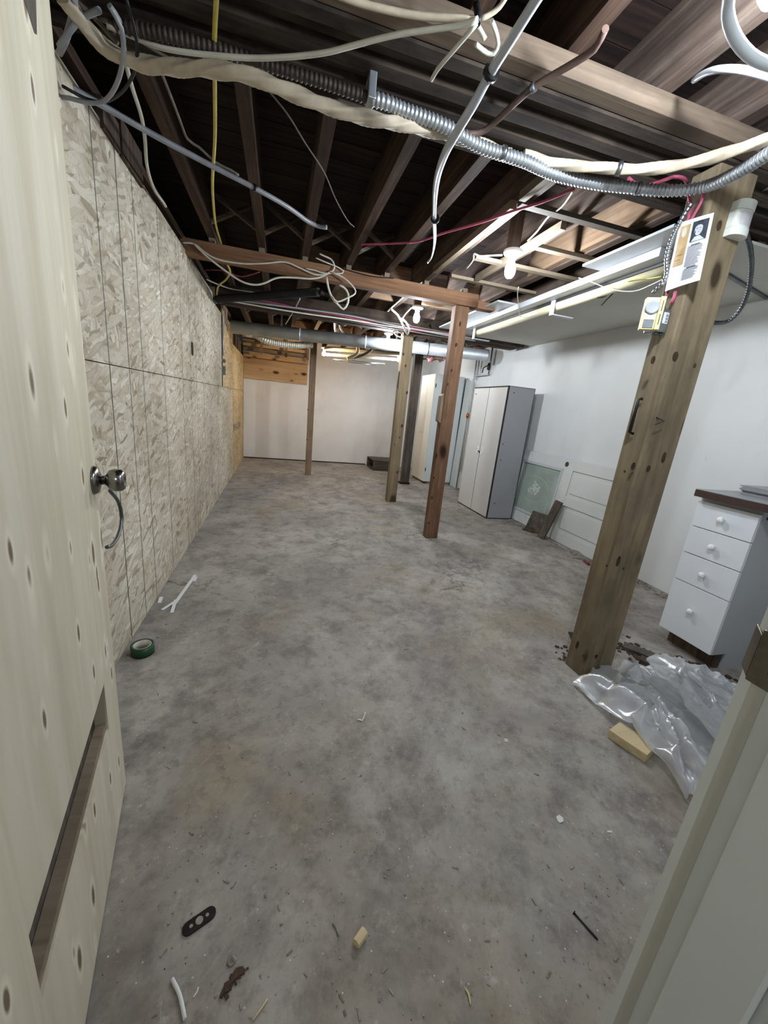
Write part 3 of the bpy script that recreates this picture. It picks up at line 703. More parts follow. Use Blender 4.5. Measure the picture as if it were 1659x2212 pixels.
ov = [dp(ycc+.03+math.cos(a/32*6.2832)*.26, vcc+math.sin(a/32*6.2832)*.15, -.0075) for a in range(33)]
et.tube(ov, .0022, 5, smooth=False)
for k in (.06, .085):
    et.tube([dp(gy0+k, gv0+k+.02, -.0075), dp(gy0+k, gv1-k-.02, -.0075)], .0013, 5, smooth=False)
    et.tube([dp(gy1-k, gv0+k+.02, -.0075), dp(gy1-k, gv1-k-.02, -.0075)], .0013, 5, smooth=False)
    et.tube([dp(gy0+k, gv1-k+.01, -.0075), dp(gy1-k, gv1-k+.01, -.0075)], .0013, 5, smooth=False)
obj('etched_line', et, M['etch'], glass)
fl = MB(); rr = random.Random(3)
for k in range(34):
    a, r = rr.uniform(0, 6.28), rr.uniform(.0, .085); cy, cv = ycc+.03+math.cos(a)*r*1.3, vcc+math.sin(a)*r*.95
    n_ = 6; s_ = rr.uniform(.012, .026); fl.quad(*[dp(cy+math.cos(j*1.047+a)*s_, cv+math.sin(j*1.047+a)*s_*rr.uniform(.5, 1), -.0076+k*.00002) for j in range(n_)])
obj('etched_flower', fl, M['etch'], glass)
ky, kv_ = inv(1225, 1003)
obj('knob_hole', MB().lathe(dp(ky, kv_, .0006), [(.027, 0), (.027, .0006)], dvn, 18), M['rust'], t, label='dark knob hole')
# boards leaning on that door, rust coloured dirt pile
a0 = az(1175, 1165); a1 = ax(1205, 1083, 2.80)
t = thing('leaning_plank', 'short weathered plank leaning against the old half-glazed door', 'plank', (2.8, 3.39, 0))
obj('board', MB().bar((2.785, 3.40, .012), (2.898, 3.375, .43), .10, .022, up=(1, 0, .4)), M['grey_z'], t, bevel=.002)
t = thing('square_board', 'dark brown square of board leaning in front of the etched glass', 'board', (2.87, 3.65, 0))
obj('board', MB().prism([(2.855, 3.79, .001), (2.855, 3.54, .001), (2.90, 3.49, .235), (2.90, 3.77, .215)], (.012, 0, 0)), M['grey_x'], t)
dm = MB()
def mound(mb, cx, cy, rx, ry, h, seed, n=14, m=5):
    b = len(mb.v); mb.sm = True; mb.v.append((cx, cy, h))
    for j in range(1, m+1):
        for i in range(n):
            a = 2*math.pi*i/n; f = j/m; w_ = 1+.35*noise.noise(Vector((math.cos(a)*1.6+seed, math.sin(a)*1.6, seed)))
            z = h*(1-f**1.5)*(1+.5*noise.noise(Vector((i*.9, j*1.3, seed))))
            mb.v.append((cx+math.cos(a)*rx*f*w_, cy+math.sin(a)*ry*f*w_, max(.0008, z) if j < m else .0006))
    for i in range(n): mb.f.append((b, b+1+i, b+1+(i+1) % n))
    for j in range(m-1):
        for i in range(n):
            p = b+1+j*n; mb.f.append((p+i, p+n+i, p+n+(i+1) % n, p+(i+1) % n))
    return mb
c = az(1148, 1146); o = obj('dirt_pile', mound(MB(), c.x, c.y, .11, .12, .035, 2.2, 20, 7), M['rust']); tag(o, 'brown pile of rusty dirt on the floor by the leaning boards', 'dirt', kind='stuff')
# open wooden crate by the far wall
t = thing('wooden_crate', 'low open-ended wooden box on the floor by the far wall', 'box', (1.97, 7.6, 0))
cx0, cx1, cy0, cy1, cz = 1.80, 2.32, 7.36, 7.93, .205
obj('top_board', B(cx0, cx1, cy0-.01, cy1, cz-.02, cz), M['grey_x'], t)
obj('side_board', B(cx0+.0, cx1, cy0, cy0+.02, .0, cz-.0205), M['grey_x'], t)
obj('side_board', B(cx0, cx1, cy1-.02, cy1, .0, cz-.0205), M['grey_x'], t)
obj('bottom_board', B(cx0, cx1, cy0+.0205, cy1-.0205, .0, .018), M['grey_x'], t)
obj('end_board', B(cx1-.02, cx1, cy0+.0205, cy1-.0205, .0185, cz-.0205), M['grey_y'], t)
# fluorescent fixture along the dropped ceiling
t = thing('strip_light', 'long white strip fixture with a yellowed tube under the dropped ceiling', 'lamp', (1.9, 2.9, 2.0))
obj('channel', B(1.845, 1.925, 1.83, 4.05, 2.085, 2.127), M['fixture'], t, bevel=.003)
obj('channel_lip', B(1.926, 1.932, 1.83, 4.05, 2.07, 2.127), M['blackedge'], t)
obj('tube', MB().tube([(1.965, 1.80, 2.055), (1.965, 4.0, 2.055)], .032, 18, smooth=False), M['tan_tube'], t, label='yellowed tube')
obj('end_cap', MB().tube([(1.965, 4.001, 2.055), (1.965, 4.03, 2.055)], .034, 18, smooth=False), M['steel_dark'], t)
for yy in (2.74, 3.98):
    br = MB(); br.box(1.915, 1.925, yy-.02, yy+.02, 1.985, 2.0845); br.box(1.9255, 2.10, yy-.02, yy+.02, 1.985, 1.992)
    obj('bracket', br, M['fixture'], t)
# wiremold strip on the ceiling right of the post
t = obj('surface_raceway', MB().bar((2.38, 1.90, DZ-.007), (3.01, 2.06, DZ-.007), .022, .012), M['steel_dark']); tag(t, 'dark flat strip fixed to the dropped ceiling right of the big post', 'strip')
# ------------------------------------------------------------------ things on the big post
PX = 1.483
t = thing('poster', 'sheet of paper with two printed portraits and text pinned to the big post', 'poster', (1.48, 1.34, 1.77))
cor = [ax(1468, 482, 1.470), ax(1543, 459, 1.470), ax(1512, 605, 1.466), ax(1436, 630, 1.464)]
def pp(u, v, o=0): a = cor[0].lerp(cor[1], u); b = cor[3].lerp(cor[2], u); return a.lerp(b, v)+Vector((-1, 0, 0))*(o+.004*math.sin(u*3.1))
pm = MB(); n = 8
for j in range(n+1):
    for i in range(n+1): pm.v.append(tuple(pp(i/n, j/n)))
for j in range(n):
    for i in range(n): b = j*(n+1)+i; pm.f.append((b, b+1, b+n+2, b+n+1))
sheet = obj('sheet', pm, M['paper'], t)
def patch(name, rects, mat, par, o=.0008, lab=None):
    mb = MB()
    for (u0, u1, v0, v1) in rects:
        m_ = 4
        for k in range(m_):
            a, b = u0+(u1-u0)*k/m_, u0+(u1-u0)*(k+1)/m_
            mb.quad(pp(a, v0, o), pp(b, v0, o), pp(b, v1, o), pp(a, v1, o))
    return obj(name, mb, mat, par, label=lab)
patch('sepia_picture', [(.09, .41, .07, .66)], M['sepia'], sheet, lab='sepia printed portrait')
patch('grey_picture', [(.48, .92, .06, .36)], M['photo_dark'], sheet, lab='grey printed portrait')
def disc(u, v, ru, rv, o, n=18): return [pp(u+math.cos(k/n*6.283)*ru, v+math.sin(k/n*6.283)*rv, o) for k in range(n)]
fc = MB(); fc.quad(*disc(.68, .19, .11, .09, .0014)); fc.quad(*[pp(a, b, .0014) for a, b in ((.52, .355), (.60, .29), (.74, .285), (.88, .355))]); obj('printed_face', fc, M['photo_light'], sheet)
fe = MB()
for (u, v, a, b) in ((.635, .178, .026, .005), (.725, .174, .026, .005), (.69, .232, .026, .003), (.70, .205, .012, .004), (.60, .225, .012, .03)): fe.quad(*disc(u, v, a, b, .0018, 8))
fe.quad(*[pp(a, b, .0018) for a, b in ((.57, .15), (.60, .10), (.70, .085), (.78, .11), (.79, .15), (.72, .125), (.64, .125))]); obj('printed_features', fe, M['ink'], sheet)
fs = MB(); fs.quad(*disc(.25, .17, .08, .07, .0014)); obj('printed_face', fs, M['taperoll'], sheet)
rr = random.Random(5); lines = []
v = .40
for k in range(27):
    wd = rr.uniform(.32, .42)
    if k in (0, 17): lines.append((.55, .80, v, v+.013))
    elif k == 18: lines.append((.50, .86, v, v+.008))
    else: lines.append((.47, .47+wd, v, v+.0065))
    v += .0195
lines += [(.15, .34, .50, .506), (.13, .30, .57, .576)]
patch('text_lines', lines, M['ink'], sheet, .0012)
# thermostat
t = thing('thermostat', 'beige thermostat with a round dial on the left of the big post', 'thermostat', (1.40, 1.39, 1.58))
T0 = ay(1411, 712, 1.335); T1 = ay(1380, 718, 1.36); Tt = ay(1436, 640, 1.335); Tl = ay(1390, 650, 1.36)
tu = (T1-T0); tv = Vector((0, 0, 1)); hgt = .115; tu.z = 0; Lw = tu.length; tu.normalize(); tn = tu.cross(tv).normalized()
if tn.y > 0: tn = -tn
def tb(mb, u0, u1, v0, v1, o0, o1): return mb.prism([T0+tu*u0+tv*v0+tn*o0, T0+tu*u1+tv*v0+tn*o0, T0+tu*u1+tv*v1+tn*o0, T0+tu*u0+tv*v1+tn*o0], tn*(o1-o0))
obj('case', tb(MB(), 0, Lw, 0, hgt, -.03, 0), M['beige'], t, bevel=.002)
obj('face_plate', tb(MB(), .006, Lw-.006, .035, hgt-.005, .0001, .003), M['plastic_white'], t)
obj('lower_plate', tb(MB(), .006, Lw-.006, .006, .033, .0001, .003), M['steel_dark'], t)
dc = T0+tu*(Lw*.5)+tv*.078+tn*.003
obj('dial', MB().lathe(dc, [(.024, 0), (.024, .006), (.020, .008), (.017, .0065), (.004, .0065)], tn, 24), M['cab_side'], t, label='grey round dial')
sd = T0-tu*.031
obj('side_cover', tb(MB(), -.019, -.0005, 0, hgt+.004, -.028, .002), M['beige'], t, bevel=.002)
sl_ = MB()
for v0 in (.018, .066): tb(sl_, -.0115, -.009, v0, v0+.038, .0021, .0026)
obj('vent_slot', sl_, M['black'], t)
# junction box
t = thing('junction_box', 'small steel junction box with a barcode sticker beside the thermostat', 'electrical box', (1.455, 1.37, 1.6))
J0 = ay(1427, 712, 1.355)
J0 = Vector((1.437, 1.352, 1.598))
bx = MB(); bx.box(1.4365, 1.4835, 1.345, 1.41, 1.60, 1.685); obj('box', bx, M['steel'], t, bevel=.004)
obj('sticker', B(1.448, 1.474, 1.3440, 1.3447, 1.632, 1.672), M['paper'], t)
bc = MB()
for k in range(9): bc.box(1.460, 1.472, 1.3434, 1.3438, 1.636+k*.0038, 1.636+k*.0038+(.0012 if k % 3 else .0022))
obj('barcode', bc, M['ink'], t)
for xx in (1.447, 1.470):
    obj('terminal', MB().lathe((xx, 1.358, 1.60), [(.006, 0), (.006, -.010)], (0, 0, 1), 10), M['steel_dark'], t)
obj('connector', MB().lathe((1.458, 1.37, 1.685), [(.012, 0), (.012, .012), (.009, .014), (.009, .022)], (0, 0, 1), 12), M['steel'], t)
# motion sensor
t = thing('motion_sensor', 'white motion sensor high on the right edge of the big post', 'sensor', (1.66, 1.31, 1.95))
sx0, sx1, sy, szz0, szz1 = 1.598, 1.682, 1.318, 1.948, 2.062
mb = MB(); n = 12
prof = [(0, 0), (.0, .012)]
pl = [Vector((sx0, sy, 0)), Vector((sx0, sy-.022, 0))]
for k in range(n+1):
    a = math.pi*(k/n); pl.append(Vector(((sx0+sx1)/2-math.cos(a)*(sx1-sx0)/2, sy-.022-math.sin(a)*.022, 0)))
pl += [Vector((sx1, sy-.022, 0)), Vector((sx1, sy, 0))]
pl2 = [p for i, p in enumerate(pl) if i not in (2,)]
mb.prism([p+Vector((0, 0, szz0)) for p in pl2], (0, 0, .0278))
mb.prism([p+Vector((0, 0, szz1-.03)) for p in pl2], (0, -.002, .03))
mb.prism([Vector((p.x, sy-(sy-p.y)*.93, szz0+.028)) for p in pl2], (0, 0, szz1-szz0-.0585))
obj('housing', mb, M['plastic_white'], t, bevel=.0015)
lw = MB(); pts2 = [Vector(((sx0+sx1)/2-math.cos(math.pi*k/12)*(sx1-sx0)/2*.98, sy-.0215-math.sin(math.pi*k/12)*.0208, 0)) for k in range(3, 10)]
for a, b in zip(pts2, pts2[1:]): lw.quad(a+Vector((0, 0, szz0+.034)), b+Vector((0, 0, szz0+.034)), b+Vector((0, 0, szz1-.036)), a+Vector((0, 0, szz1-.036)))
obj('window', lw, M['lens'], t)
# black bar and orange cap
o = obj('black_handle', MB().tube([(1.478, 1.372, 1.20), (1.462, 1.375, 1.205), (1.462, 1.375, 1.34), (1.478, 1.372, 1.345)], .007, 8, smooth=False), M['black']); tag(o, 'short black handle on the left side of the big post', 'handle')
c = ay(1526, 740, 1.44); o = obj('orange_cap', MB().lathe((1.688, 1.40, 1.50), [(.018, -.02), (.028, -.01), (.028, .012), (.016, .02)], (0, 0, 1), 16), M['orange']); tag(o, 'orange plastic cap behind the right edge of the big post', 'cap')
o = obj('bent_nail', MB().tube([(1.52, 1.320, 1.275), (1.545, 1.300, 1.262), (1.50, 1.298, 1.245)], .0022, 6, smooth=False), M['darkmetal']); tag(o, 'bent nail sticking out of the big post', 'nail')
# ================================================================== DUCTS, PIPES
dl = ax(500, 706, -.62); dr = az(1052, 768, 2.06)
t = thing('metal_duct', 'round galvanized duct spanning the back of the ceiling', 'duct', tuple((dl+dr)/2))
P = [dl.lerp(dr, k/4) for k in range(5)]
for a, b in zip(P, P[1:]):
    q = MB().tube([a, a.lerp(b, .985), a.lerp(b, .986), b], [.078, .078, .081, .081], 24, smooth=False); obj('duct_section', q, M['zinc'], t)
for k in (.18, .62):
    c = dl.lerp(dr, k)
    obj('hanger_strap', B(c.x-.012, c.x+.012, c.y-.005, c.y+.005, c.z+.078, JB+.0), M['steel'], t)
fz = [dl.lerp(dr, .06)+Vector((0, -.01, -.055)), ay(548, 720, 5.80), ay(575, 736, 5.74), ay(604, 743, 5.76), ay(638, 746, 5.8), ay(674, 744, 5.85)]
fd = MB().tube([Vector((p.x, p.y if i else p.y, p.z)) for i, p in enumerate(fz)], .06, 20, step=.0045, prof=lambda s_, a: .044+.006*math.sin(s_/.026*6.283))
o = obj('flexible_duct', fd, M['flexsilver']); tag(o, 'ribbed silver flexible duct sagging below the round duct at the left', 'duct')
# black foam tube and its twisted hanger
fa = Vector((-.60, 4.4, 2.075)); fb = az(690, 631, 2.10)
t = thing('foam_tube', 'long black foam tube slung under the joists beyond the brown beam', 'tube', tuple((fa+fb)/2))
obj('tube', MB().tube([az(470, 646, 2.07), az(688, 631, 2.09)], .034, 14, smooth=False), M['foam'], t)
obj('end_ring', MB().tube([az(468, 646.5, 2.07), az(474, 646, 2.07)], .037, 14, smooth=False), M['black'], t)
obj('wrap', MB().tube([az(690, 631, 2.09), az(700, 635, 2.09), az(716, 640, 2.085)], .02, 8, step=.008, prof=lambda s_, a: .016+.006*math.sin(s_/.02*6.28+a)), M['foam'], t)
# horizontal white pipes at the back
for i, (a, b, r, lab) in enumerate((((700, 752), (1000, 776), .032, 'uppermost aged white drain pipe under the back ceiling'), ((695, 765), (862, 777), .022, 'aged white pipe just under the uppermost drain pipe'))):
    A, Bp = ay(*a, 7.0), ay(*b, 7.2); A.y = 6.85+i*.12; A = ay(a[0], a[1], A.y); Bp = ay(b[0], b[1], A.y)
    o = obj('drain_pipe', MB().tube([A, Bp], r, 14, smooth=False), M['pvc']); tag(o, lab, 'pipe')
for i, (a, b, lab) in enumerate((((720, 776), (832, 786), 'thin bright rod, upper one of the three below the back pipes'), ((760, 779), (820, 787), 'thin bright rod, middle one of the three below the back pipes'), ((735, 780), (812, 789), 'thin bright rod, lowest of the three below the back pipes'))):
    yq = 7.0+.1*i; o = obj('metal_rod', MB().tube([ay(*a, yq), ay(*b, yq)], .007, 8, smooth=False).tube([ay(*a, yq).lerp(ay(*b, yq), .1), ay(*a, yq).lerp(ay(*b, yq), .1)+Vector((0, 0, JB-.0-ay(*a, yq).z))], .002, 5, smooth=False), M['steel']); tag(o, lab, 'rod')
# copper and white pipes with a valve on the right wall
t = thing('water_pipes', 'white painted water pipes with a dark valve on the right wall above the wardrobe', 'pipe', (2.99, 5.6, 1.5))
obj('riser', MB().tube([(2.985, 5.95, .3), (2.985, 5.95, 2.24)], .012, 10, smooth=False), M['fixture'], t)
obj('riser', MB().tube([(2.985, 5.87, 1.78), (2.985, 5.87, 2.24)], .012, 10, smooth=False), M['fixture'], t)
obj('riser', MB().tube([(2.985, 5.50, 1.84), (2.985, 5.50, 2.24)], .012, 10, smooth=False), M['steel'], t)
obj('cross_pipe', MB().tube([(2.985, 5.94, 1.84), (2.985, 5.50, 1.84)], .012, 10, smooth=False), M['fixture'], t)
obj('valve', MB().lathe((2.97, 5.50, 1.95), [(.014, -.05), (.022, -.04), (.026, 0), (.018, .04), (.012, .05)], (0, 0, 1), 12), M['darkmetal'], t)
obj('valve_handle', MB().tube([(2.95, 5.50, 1.96), (2.93, 5.58, 1.93), (2.93, 5.60, 1.86)], .008, 8), M['darkmetal'], t)
obj('hose_bib', MB().lathe((2.97, 5.95, 1.22), [(.012, -.04), (.025, -.01), (.025, .02), (.01, .04)], (0, 0, 1), 10), M['copper'], t, label='copper fitting')
# pink insulation tufts
for i, (px, py, s, yy, lab) in enumerate(((938, 770, .11, 6.9, 'pink insulation tuft above the tall cream cabinet'), (1035, 752, .07, 5.9, 'pink insulation tuft hanging near the right end of the duct'), (958, 752, .06, 6.3, 'small pink insulation tuft between the posts'))):
    c = ay(px, py, yy); mb = MB(); mb.sm = True
    for k in range(5):
        cc = c+Vector((random.uniform(-1, 1)*s*1.4, random.uniform(-.5, .5)*s, random.uniform(-.3, .3)*s)); n_, m_ = 10, 7; b0 = len(mb.v)
        for j in range(m_+1):
            for q in range(n_):
                th = math.pi*j/m_; ph = 2*math.pi*q/n_; d_ = Vector((math.sin(th)*math.cos(ph), math.sin(th)*math.sin(ph), math.cos(th)))
                r_ = s*.62*(1+.5*noise.noise(d_*2.5+Vector((k*3, i*5, 0)))); mb.v.append(tuple(cc+d_*r_))
        for j in range(m_):
            for q in range(n_): mb.f.append((b0+j*n_+q, b0+(j+1)*n_+q, b0+(j+1)*n_+(q+1) % n_, b0+j*n_+(q+1) % n_))
    o = obj('insulation', mb, M['insul']); tag(o, lab, 'insulation', kind='stuff')
# far-left timber ledges under the back ceiling
t = thing('timber_ledge', 'pale timber ledge framing above the plywood in the far left corner', 'framing', (-.1, 7.9, 1.88))
obj('plywood_face', B(XL+.002, .50, 8.045, YF-.001, 1.50, 1.87), M['ply_ledge'], t)
for (y, z0, z1, m) in ((7.96, 1.873, 1.96, 'ply_ledge'), (7.90, 1.98, 2.03, 'light_x'), (7.85, 2.05, 2.10, 'ply_ledge'), (7.80, 2.12, 2.16, 'light_x'), (7.76, 2.18, 2.24, 'ply_ledge'), (8.02, 2.0, 2.2, 'light_x')):
    obj('rail', B(XL+.002, .50, y, y+.038, z0, z1), M[m], t)
for px in (565, 618, 665):
    c = ay(px, 760, 7.80); obj('hanger', B(c.x-.02, c.x+.02, 7.72, 7.758, 1.93, 2.244), M['fir_z'], t)
# ================================================================== CABLES
def zpts(P): return [az(p[0], p[1], p[2]) for p in P]
def cable(label, P, r, mat, name='cable', n=8, step=.02, prof=None, ties=(), world=False, smooth=True, cat='cable'):
    Q = P if world else zpts(P)
    if not ties:
        o = obj(name, MB().tube(Q, r, n, smooth, step, prof), M[mat]); return tag(o, label, cat)
    t = thing(name, label, cat, tuple(Q[0]))
    obj('sheath', MB().tube(Q, r, n, smooth, step, prof), M[mat], t)
    for (px, py, z, m) in ties:
        c = az(px, py, z); k = min(range(len(Q)-1), key=lambda i: (Q[i].lerp(Q[i+1], .5)-c).length); d = (Q[k+1]-Q[k]).normalized()
        rr_ = (r if not prof else .018)+.0035
        obj('cable_tie' if m == 'black' else 'clamp', MB().tube([c-d*.007, c+d*.007], rr_, 10, smooth=False), M[m], t)
    return t
def rope(r, lob=4, pitch=.11, amt=.13): return lambda s, a: r*(1+.04*math.sin(s*31)+amt*(1-2*abs(math.sin((lob*a+s/pitch*6.283)/2))))
def flex(r, pitch=.0125): return lambda s, a: r*(1+.13*math.sin(s/pitch*6.283))
cable('thick twisted cream cable sweeping across the left under the built-up beam', [(135, -10, 2.10), (190, 62, 2.09), (235, 108, 2.08), (300, 136, 2.07), (380, 146, 2.06), (470, 151, 2.055), (545, 166, 2.05), (640, 204, 2.05), (740, 241, 2.06), (830, 262, 2.08), (900, 274, 2.10), (1000, 300, 2.12), (1100, 335, 2.12)], .019, 'cream', n=28, step=.006, prof=rope(.0185))
cable('twisted cream cable strapped beside the steel conduit toward the big post', [(1130, 335, 2.125), (1200, 353, 2.12), (1290, 362, 2.11), (1400, 365, 2.10), (1500, 350, 2.09), (1580, 327, 2.085), (1659, 300, 2.08), (1720, 275, 2.08)], .017, 'cream', n=28, step=.006, prof=rope(.0165, 4, .15, .12), ties=((1338, 364, 2.105, 'steel'),))
cz0 = [(240, 55, 2.13), (290, 62, 2.13), (360, 76, 2.13), (460, 103, 2.13), (560, 135, 2.13), (680, 172, 2.13), (792, 211, 2.125)]
cable('old dusty ribbed conduit along the built-up beam at the upper left', cz0, .016, 'darkrib', name='conduit', n=12, step=.0024, prof=flex(.0155, .014), cat='conduit')
cz = [(803, 214, 2.12), (835, 222, 2.12), (870, 237, 2.12), (960, 272, 2.11), (1040, 317, 2.10), (1130, 347, 2.10), (1200, 377, 2.10), (1290, 397, 2.10), (1370, 406, 2.10), (1440, 412, 2.09), (1520, 404, 2.08), (1590, 374, 2.06), (1659, 332, 2.05), (1720, 290, 2.05)]
cable('shiny ribbed steel conduit curving along the built-up beam to the big post', cz, .018, 'rib', name='conduit', n=12, step=.0024, prof=flex(.0185, .014), ties=((982, 283, 2.11, 'steel_dark'), (1087, 330, 2.10, 'steel'), (1378, 407, 2.10, 'steel_dark')), cat='conduit')
c = az(800, 209, 2.13); o = obj('conduit_clamp', MB().box(c.x-.012, c.x+.012, c.y-.03, c.y+.03, c.z-.02, c.z+.05), M['rib'], bevel=.003); tag(o, 'upright steel clamp where the shiny conduit begins', 'clamp')
cable('silvery white cable bundle dropping from the near beam to a free end, two black ties', [(1190, -50, 2.07), (1155, 5, 2.07), (1108, 80, 2.075), (1060, 157, 2.08), (1025, 222, 2.06), (990, 280, 2.05), (958, 340, 2.06), (942, 400, 2.09), (938, 470, 2.12), (939, 520, 2.14), (933, 553, 2.15), (924, 567, 2.15)], .0125, 'silver_cable', n=12, step=.015, prof=lambda s, a: (.0125 if s < .9 else max(.006, .0125-.008*(s-.9)))*(1+.1*math.cos(2*a+s*8)), ties=((1061, 157, 2.08, 'black'), (940, 473, 2.12, 'black')))
cable('smooth white tube slanting across the left joists to an open end', [(130, 172, 2.10), (185, 207, 2.10), (240, 238, 2.10), (330, 290, 2.10), (440, 349, 2.10), (550, 406, 2.105), (620, 446, 2.115), (665, 478, 2.12), (690, 489, 2.12), (706, 491, 2.12)], .0105, 'grey_cable', n=12, ties=((549, 405, 2.105, 'black'),))
cable('yellow cable running straight down the left joist bay', [(470, -40, 2.15), (466, 20, 2.15), (463, 100, 2.14), (464, 200, 2.14), (464, 300, 2.14), (459, 390, 2.15), (461, 440, 2.16), (466, 485, 2.19), (478, 527, 2.22)], .0065, 'yellow_cable')
cable('short yellow cable dropping from the brown beam to the black foam tube', [(490, 570, 2.2), (497, 587, 2.17), (488, 604, 2.13), (472, 618, 2.11), (468, 640, 2.10)], .008, 'yellow_cable')
cable('white cable looping from the near knot toward the left corner, lower of the pair', [(1032, 42, 2.12), (1000, 54, 2.12), (940, 62, 2.12), (850, 76, 2.12), (760, 99, 2.115), (700, 114, 2.11), (620, 123, 2.11), (540, 125, 2.11), (440, 117, 2.11), (350, 103, 2.11), (290, 80, 2.12), (230, 55, 2.12)], .0065, 'white_cable')
cable('pale cable from the near knot leaving the top of the picture', [(1030, 44, 2.13), (980, 40, 2.13), (900, 34, 2.13), (830, 20, 2.13), (770, 4, 2.13), (720, -15, 2.13)], .0075, 'cream')
cable('cut white cable tail pointing down left from the near knot', [(1030, 50, 2.12), (1005, 80, 2.11), (970, 120, 2.10), (945, 150, 2.095), (932, 173, 2.09)], .0055, 'white_cable')
cable('short cut cable tail below the near knot', [(1028, 50, 2.13), (1038, 68, 2.12), (1048, 86, 2.11)], .006, 'white_cable')
cable('hooked white cable end curling beside the cable bundle', [(1062, 45, 2.14), (1070, 65, 2.14), (1076, 95, 2.13), (1067, 115, 2.12), (1052, 115, 2.12), (1035, 102, 2.12), (1027, 95, 2.12)], .0055, 'white_cable')
cable('thin tan cable rising right from the near knot', [(1035, 42, 2.14), (1060, 30, 2.15), (1080, 14, 2.16), (1095, -10, 2.17)], .006, 'cream')
cable('black tie wire holding the near knot of cables', [(1028, 10, 2.16), (1033, 30, 2.14), (1030, 52, 2.12)], .009, 'black_cable')
cable('brown cable crossing the built-up beam diagonally', [(1308, 62, 2.155), (1285, 105, 2.155), (1245, 133, 2.155), (1190, 165, 2.155), (1150, 190, 2.15), (1110, 225, 2.14), (1065, 268, 2.13), (1035, 288, 2.12), (1003, 288, 2.11)], .009, 'brown_cable', ties=((1152, 189, 2.15, 'steel'),))
cable('pink red cable stretched below the joists to the furring', [(780, 528, 2.2), (850, 526, 2.2), (905, 521, 2.2), (960, 503, 2.2), (1040, 480, 2.2), (1105, 457, 2.2), (1170, 437, 2.2), (1240, 408, 2.2)], .006, 'red_cable')
cable('white cable hanging from the upper left tangle in front of the joists', [(235, 10, 2.14), (258, 45, 2.13), (266, 90, 2.12), (272, 135, 2.11), (286, 190, 2.11), (305, 250, 2.11), (313, 300, 2.11), (318, 360, 2.11), (333, 408, 2.12), (352, 436, 2.13), (358, 446, 2.13)], .0065, 'white_cable')
cable('grey cable loop behind the top of the plywood door, lower one', [(236, 12, 2.1), (262, 60, 2.09), (267, 110, 2.07), (258, 165, 2.05), (240, 203, 2.04), (220, 220, 2.03), (190, 222, 2.02), (150, 212, 2.02), (130, 210, 2.02)], .006, 'grey_cable')
cable('black cable loop behind the top of the plywood door', [(272, -5, 2.12), (290, 60, 2.1), (297, 110, 2.08), (288, 160, 2.06), (262, 200, 2.05), (225, 220, 2.05), (185, 213, 2.04), (135, 186, 2.03)], .0045, 'black_cable')
cable('thin grey cable forking in the upper left corner by the door', [(160, -5, 2.1), (158, 25, 2.1), (150, 60, 2.08), (140, 90, 2.06), (128, 115, 2.05)], .008, 'grey_cable')
cable('pale cable curving into the upper left corner by the door', [(215, 22, 2.1), (190, 32, 2.1), (165, 50, 2.08), (145, 75, 2.06), (128, 100, 2.05)], .007, 'grey_cable')
cable('dusty cable in the upper left tangle ending in a clip', [(150, -10, 2.16), (180, 15, 2.16), (215, 50, 2.15), (240, 78, 2.14), (255, 95, 2.13)], .006, 'dirty_cable')
cable('dusty cable in the upper left tangle crossing to the joist', [(215, 40, 2.17), (270, 65, 2.17), (320, 98, 2.17), (370, 125, 2.17), (395, 134, 2.17)], .006, 'dirty_cable')
cable('dusty cord zigzagging from the thick cream cable to the white tube', [(340, 135, 2.16), (362, 190, 2.16), (385, 250, 2.16), (405, 300, 2.16), (430, 318, 2.16), (465, 350, 2.15), (500, 368, 2.15), (515, 378, 2.15)], .005, 'dirty_cable')
cable('faint string of dusty wire between the second and fourth joists', [(575, 190, 2.2), (620, 245, 2.2), (660, 310, 2.2), (700, 372, 2.2), (725, 430, 2.2), (750, 475, 2.2), (765, 490, 2.2)], .003, 'dirty_cable')
cable('thick glossy white cable loop at the top right corner', [(1580, -40, 2.0), (1572, 10, 2.0), (1574, 45, 1.99), (1590, 85, 1.98), (1618, 118, 1.97), (1650, 136, 1.965), (1700, 150, 1.96)], .0105, 'fixture', n=12)
cable('grey cable arc just under the thick white loop at top right', [(1500, 172, 2.2), (1525, 157, 2.17), (1555, 150, 2.13), (1595, 150, 2.1), (1635, 158, 2.08), (1690, 175, 2.06)], .0085, 'grey_cable')
cable('pink red cable following the steel conduit at the right edge', [(1570, 388, 2.085), (1600, 366, 2.085), (1635, 338, 2.08), (1659, 312, 2.08), (1700, 280, 2.08)], .006, 'red_cable')
cable('pink red cable tangled over the steel conduit near the big post', [(1358, 385, 2.14), (1375, 398, 2.14), (1400, 400, 2.13), (1432, 390, 2.13), (1455, 382, 2.12), (1475, 384, 2.12), (1483, 392, 2.12)], .006, 'red_cable')
cable('grey spiral cable from the sensor curving down behind the big post', [ay(1612, 505, 1.36), ay(1621, 540, 1.40), ay(1623, 580, 1.45), ay(1616, 630, 1.50), ay(1598, 670, 1.55), ay(1572, 694, 1.58), ay(1540, 697, 1.58), ay(1510, 690, 1.56)], .0085, 'steel_dark', world=True, step=.0022, n=10, prof=flex(.009, .014))
cable('steel spiral cable looping out left of the poster to the thermostat', [(ax(1493, 440, 1.47)), ax(1470, 478, 1.455), ax(1450, 520, 1.45), ax(1440, 560, 1.45), ax(1440, 590, 1.45), ax(1433, 610, 1.445), ax(1420, 630, 1.44)+Vector((0, .02, 0))], .008, 'steel', world=True, step=.0022, n=10, prof=flex(.0078, .014))
